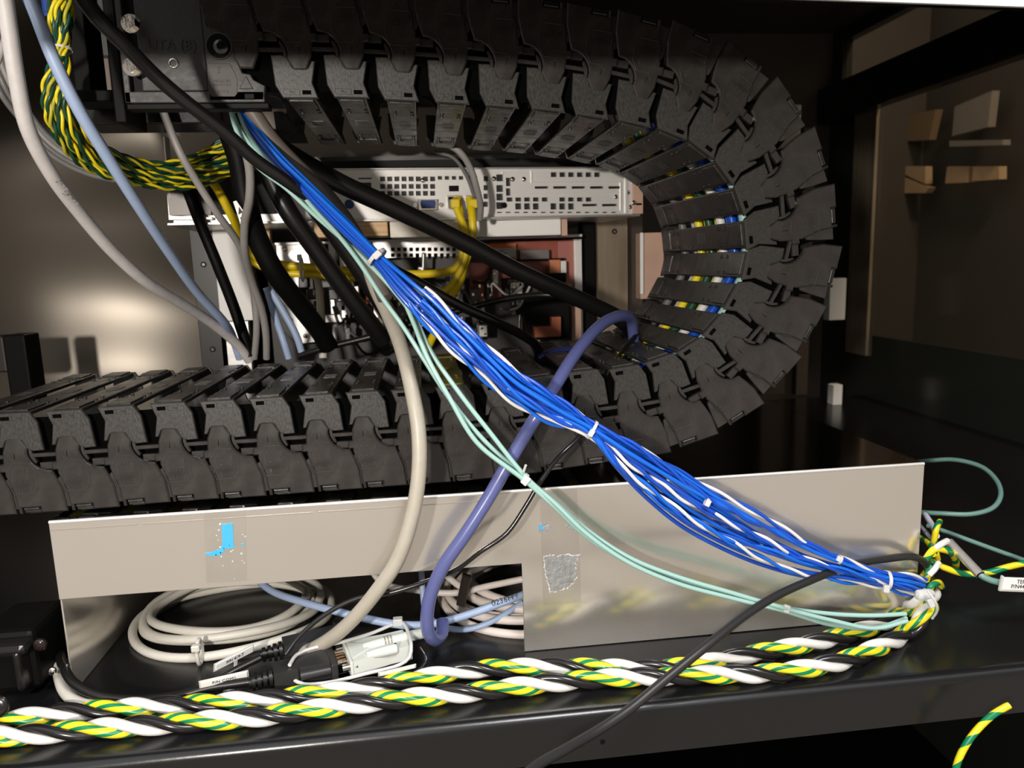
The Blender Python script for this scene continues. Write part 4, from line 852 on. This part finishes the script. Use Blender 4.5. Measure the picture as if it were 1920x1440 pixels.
# lower left
cable('beige_cable', [(112, 1225, None, ZS + .010), (110, 1248, None, ZS + .009), (113, 1272, None, ZS + .008), (125, 1300, None, ZS + .007), (160, 1322, None, ZS + .006), (210, 1322, None, ZS + .006)], 22, CREAM, 'cream cable bending around the lower left corner of the steel box')
cable('thin_black_cable', [(112, 1222, .54), (120, 1252, .497), (138, 1280, .483), (180, 1303, .475), (250, 1312, .472), (330, 1306, .472), (390, 1290, .474), (470, 1278, .475)], 18, BLK, 'black cable leading into the front plug')
cable('thin_black_cable', [(300, 1312, .482), (380, 1290, .482), (430, 1262, .485), (490, 1232, .49)], 14, BLK, 'black cable leading into the rear plug')
cable('thin_black_cable', [(560, 1285, .475), (700, 1290, .472), (780, 1262, .478), (800, 1235, .486), (788, 1212, .49)], 9, BLG, 'thin black cable curling around the pale plug housing')
mb = MB(); MB
bb = empty('black_connector_block', atY(40, 1330, .47), 'black connector block in the dark lower left corner', 'connector')
mb = MB(); boxpx(mb, -40, 1185, 70, 1300, .50, .05, .004); mb.build('block_body', BLV, bb)
mb = MB(); boxpx(mb, -40, 1212, 48, 1236, .49, .02, .004); mb.build('block_rib', BLG, bb)
mb = MB(); boxpx(mb, 26, 1225, 40, 1300, .488, .02, .003); mb.build('block_rib', BLG, bb)
MB().dome(atY(76, 1208, .50), (0, -1, 0), .0045, .003).build('knob', mat('knob_brown', (.02, .012, .011), .15), bb)
MB().dome(atY(98, 1258, .50), (0, -1, .2), .003, .002).build('stud', CHR, bb)
MB().dome(atY(-4, 1325, .46), (0, -1, .2), .007, .003).build('knob', BLG, bb)
mb = MB(); boxpx(mb, 12, 628, 55, 770, .78, .03, .002); mb.build('dark_box', BLV, label='small dark box standing at the left edge behind the chain', cat='box')
mb = MB(); boxpx(mb, -60, 632, 10, 700, .80, .03, .002); mb.build('dark_box', mat('brown_box', (.02, .013, .01), .5), label='dark brown box cut off by the left edge', cat='box')
# ---------------- serial plugs
def local(P0, P1):
    u = (P1 - P0).normalized(); w = Vector((0, 0, 1)); w = (w - w.dot(u) * u).normalized(); v = w.cross(u)
    return Matrix(((u.x, v.x, w.x, P0.x), (u.y, v.y, w.y, P0.y), (u.z, v.z, w.z, P0.z), (0, 0, 0, 1))), (P1 - P0).length
P0 = atZ(472, 1280, ZS + .011); P1 = atZ(795, 1203, ZS + .012); M_, L_ = local(P0, P1); f_ = L_ / 325
pg = empty('serial_plug', P0, 'black serial plug mated to a pale grey housing, the front one', 'plug')
def plug_black(M_, f_, root, s=1.0, tail=True):
    mb = MB()
    for k in range(4): mb.cyl(M_ @ Vector((k * 10 * f_, 0, 0)), M_ @ Vector(((k * 10 + 6) * f_, 0, 0)), (.0052 + .0006 * k) * s, 16)
    mb.cyl(M_ @ Vector((-5 * f_, 0, 0)), M_ @ Vector((40 * f_, 0, 0)), .0036 * s, 14); mb.build('strain_relief', BLK, root)
    mb = MB().prism([(38 * f_, -.008 * s), (80 * f_, -.0085 * s), (84 * f_, -.0075 * s), (138 * f_, -.010 * s), (138 * f_, .010 * s), (84 * f_, .0075 * s), (80 * f_, .0085 * s), (38 * f_, .008 * s)], -.0070 * s, .0070 * s, .0014, 0, M_, axis='z')
    mb.build('plug_body', mat('plug_black', (.026, .026, .027), .38, bump=.05), root)
    for sgn in (-1, 1): MB().cyl(M_ @ Vector((84 * f_, sgn * .0092 * s, .0015)), M_ @ Vector((138 * f_, sgn * .0105 * s, .0015)), .0034, 12).build('thumbscrew_sleeve', mat('plug_black', (.026, .026, .027), .38), root)
    MB().box((138 * f_, -.0155 * s, -.0068 * s), (150 * f_, .0155 * s, .0075 * s), .0008, 0, M_).build('collar', mat('plug_black', (.026, .026, .027), .38), root)
plug_black(M_, f_, pg)
sh = MB().box((150 * f_, -.009, -.0045), (172 * f_, .009, .0050), .0008, 0, M_).build('metal_shell', CHR, pg)
for k in range(4): MB().box((152 * f_, -.007 + k * .004, .0049), (168 * f_, -.0055 + k * .004, .0054), 0, 0, M_).build('shell_dimple', mat('gold_dimple', (.35, .22, .12), .3, 1.), sh)
mb = MB().box((172 * f_, -.0165, -.0058), (178 * f_, .0165, .0068), .0008, 0, M_)
mb.prism([(178 * f_, -.016), (250 * f_, -.0125), (292 * f_, -.0125), (292 * f_, .0125), (250 * f_, .0125), (178 * f_, .016)], -.0055, .0064, .0016, 0, M_, axis='z'); mb.build('grey_housing', GPL, pg)
mb = MB().prism([(180 * f_, -.011), (212 * f_, -.0035), (212 * f_, .0035), (180 * f_, .011)], .0060, .0072, .0004, 0, M_, axis='z'); mb.build('raised_wedge', GPL, pg)
for sgn, x1 in ((-1, 262), (1, 328)):
    y_ = (-.0115 if sgn < 0 else .001)
    mb = MB().tube([M_ @ Vector((a_ * f_, y_, .0062)) for a_ in (205, 225, 245, x1)], lambda t: .0026 + .0012 * min(1, t * 2), 14); sc_ = mb.build('thumbscrew', GPL, pg)
    MB().box((x1 * f_ - .001, y_ - .0005, .004), (x1 * f_ + .0003, y_ + .0005, .0102), 0, 0, M_).build('screw_slot', BLV, sc_)
    for k in range(3): MB().cyl(M_ @ Vector(((246 + 6 * k) * f_, y_, .0062)), M_ @ Vector(((249 + 6 * k) * f_, y_, .0062)), .0041, 12).build('knurl', mat('knurl', (.30, .27, .22), .4), sc_) if sgn > 0 else None
for sgn in (-1, 1):
    MB().cyl(M_ @ Vector((158 * f_, sgn * .0135, .002)), M_ @ Vector((186 * f_, sgn * .0135, .002)), .0024, 12).build('jack_screw', CHR, pg)
P2 = atZ(492, 1228, ZS + .012); P3 = atZ(760, 1168, ZS + .012); M2, L2_ = local(P2, P3); f2 = L2_ / 275
pg2 = empty('serial_plug', P2, 'black serial plug lying behind the grey-housed one', 'plug'); plug_black(M2, f2, pg2, .95)
MB().box((150 * f2, -.012, -.005), (225 * f2, .012, .006), .0015, 0, M2).build('rear_housing', BLK, pg2)
MB().cyl(M2 @ Vector((225 * f2, 0, .004)), M2 @ Vector((245 * f2, 0, .004)), .0022, 10).build('jack_screw', CHR, pg2)
lp = empty('cable_tie', P1, 'long loose white tie looped around the grey-housed plug', 'cable tie')
zt = ZS + .020
def Z(x, y, z=zt): return atZ(x, y, z)
MB().tube(spline([Z(543, 1247), Z(556, 1228), Z(580, 1217), Z(640, 1204), Z(700, 1186), Z(738, 1170, zt + .003), Z(752, 1166, zt + .004), Z(764, 1182, zt + .003), Z(771, 1210), Z(768, 1232, ZS + .014), Z(748, 1247, ZS + .012), Z(690, 1262, ZS + .010), Z(620, 1279, ZS + .009), Z(570, 1283, ZS + .009), Z(550, 1274, ZS + .010)], .004), .0013, 8).build('strap', NYL, lp)
q = Z(746, 1167, zt + .004); MB().box(q + Vector((-.0035, -.003, -.002)), q + Vector((.0035, .003, .0035)), .0008).build('tie_head', NYL, lp)
def flag(x0, y0, x1, y1, z, h, label, txt, stem):
    a = Z(x0, y0, z); b = Z(x1, y1, z); u = (b - a).normalized(); w = Vector((0, -.35, 1)).normalized(); w = (w - w.dot(u) * u).normalized(); v = w.cross(u)
    M3 = Matrix(((u.x, v.x, w.x, a.x), (u.y, v.y, w.y, a.y), (u.z, v.z, w.z, a.z), (0, 0, 0, 1))); l = (b - a).length
    r_ = empty('tag', a, label, 'tag'); MB().box((0, -.0004, 0), (l, .0004, h), .0003, 0, M3).build('tag_plate', WHB, r_)
    MB().box((-.001, .0004, -.0008), (l + .001, .0010, h + .0006), .0003, 0, M3).build('tag_holder', NYL, r_)
    MB().box((l * .5, -.0002, -.007), (l * .58, .0008, 0), .0002, 0, M3).cyl(M3 @ Vector((l * .45, 0, -.007)), M3 @ Vector((l * .7, 0, -.007)), .0016, 10).build('tag_stem', NYL, r_)
    if txt: text_mb(txt, h * .62, M3 @ Matrix.Translation((l * .5, -.0005, h * .5)) @ TX, .0001).build('printed_text', INK, r_)
flag(404, 1258, 474, 1222, ZS + .014, .0052, 'small white printed tag on the rear plug cable', 'P/N 419-T', 0)
flag(377, 1290, 464, 1270, ZS + .012, .0052, 'small white printed tag on the front plug cable', 'P/N COM1', 0)
flag(712, 1268, 778, 1252, ZS + .012, .0022, 'thin white tag tail lying between the plug and the thick braid', '', 0)
# print on the light grey cable
for (px, py, ang, tx_) in ((135, 372, 48, 'CAT 5E'), (122, 350, 52, 'SFTP')):
    M3 = Matrix.Translation(atY(px, py, .512 if px > 130 else .504) + Vector((0, -.0045, 0))) @ Matrix.Rotation(math.radians(ang), 4, 'Y')
    text_mb(tx_, .0042, M3 @ TX, .0001).build('printed_text', mat('faded_ink', (.22, .2, .2), .6), label='faded print on the light grey cable, %s part' % ('lower' if px > 130 else 'upper'), cat='print')
for o in bpy.data.objects:
    if '_w' in o: del o['_w']
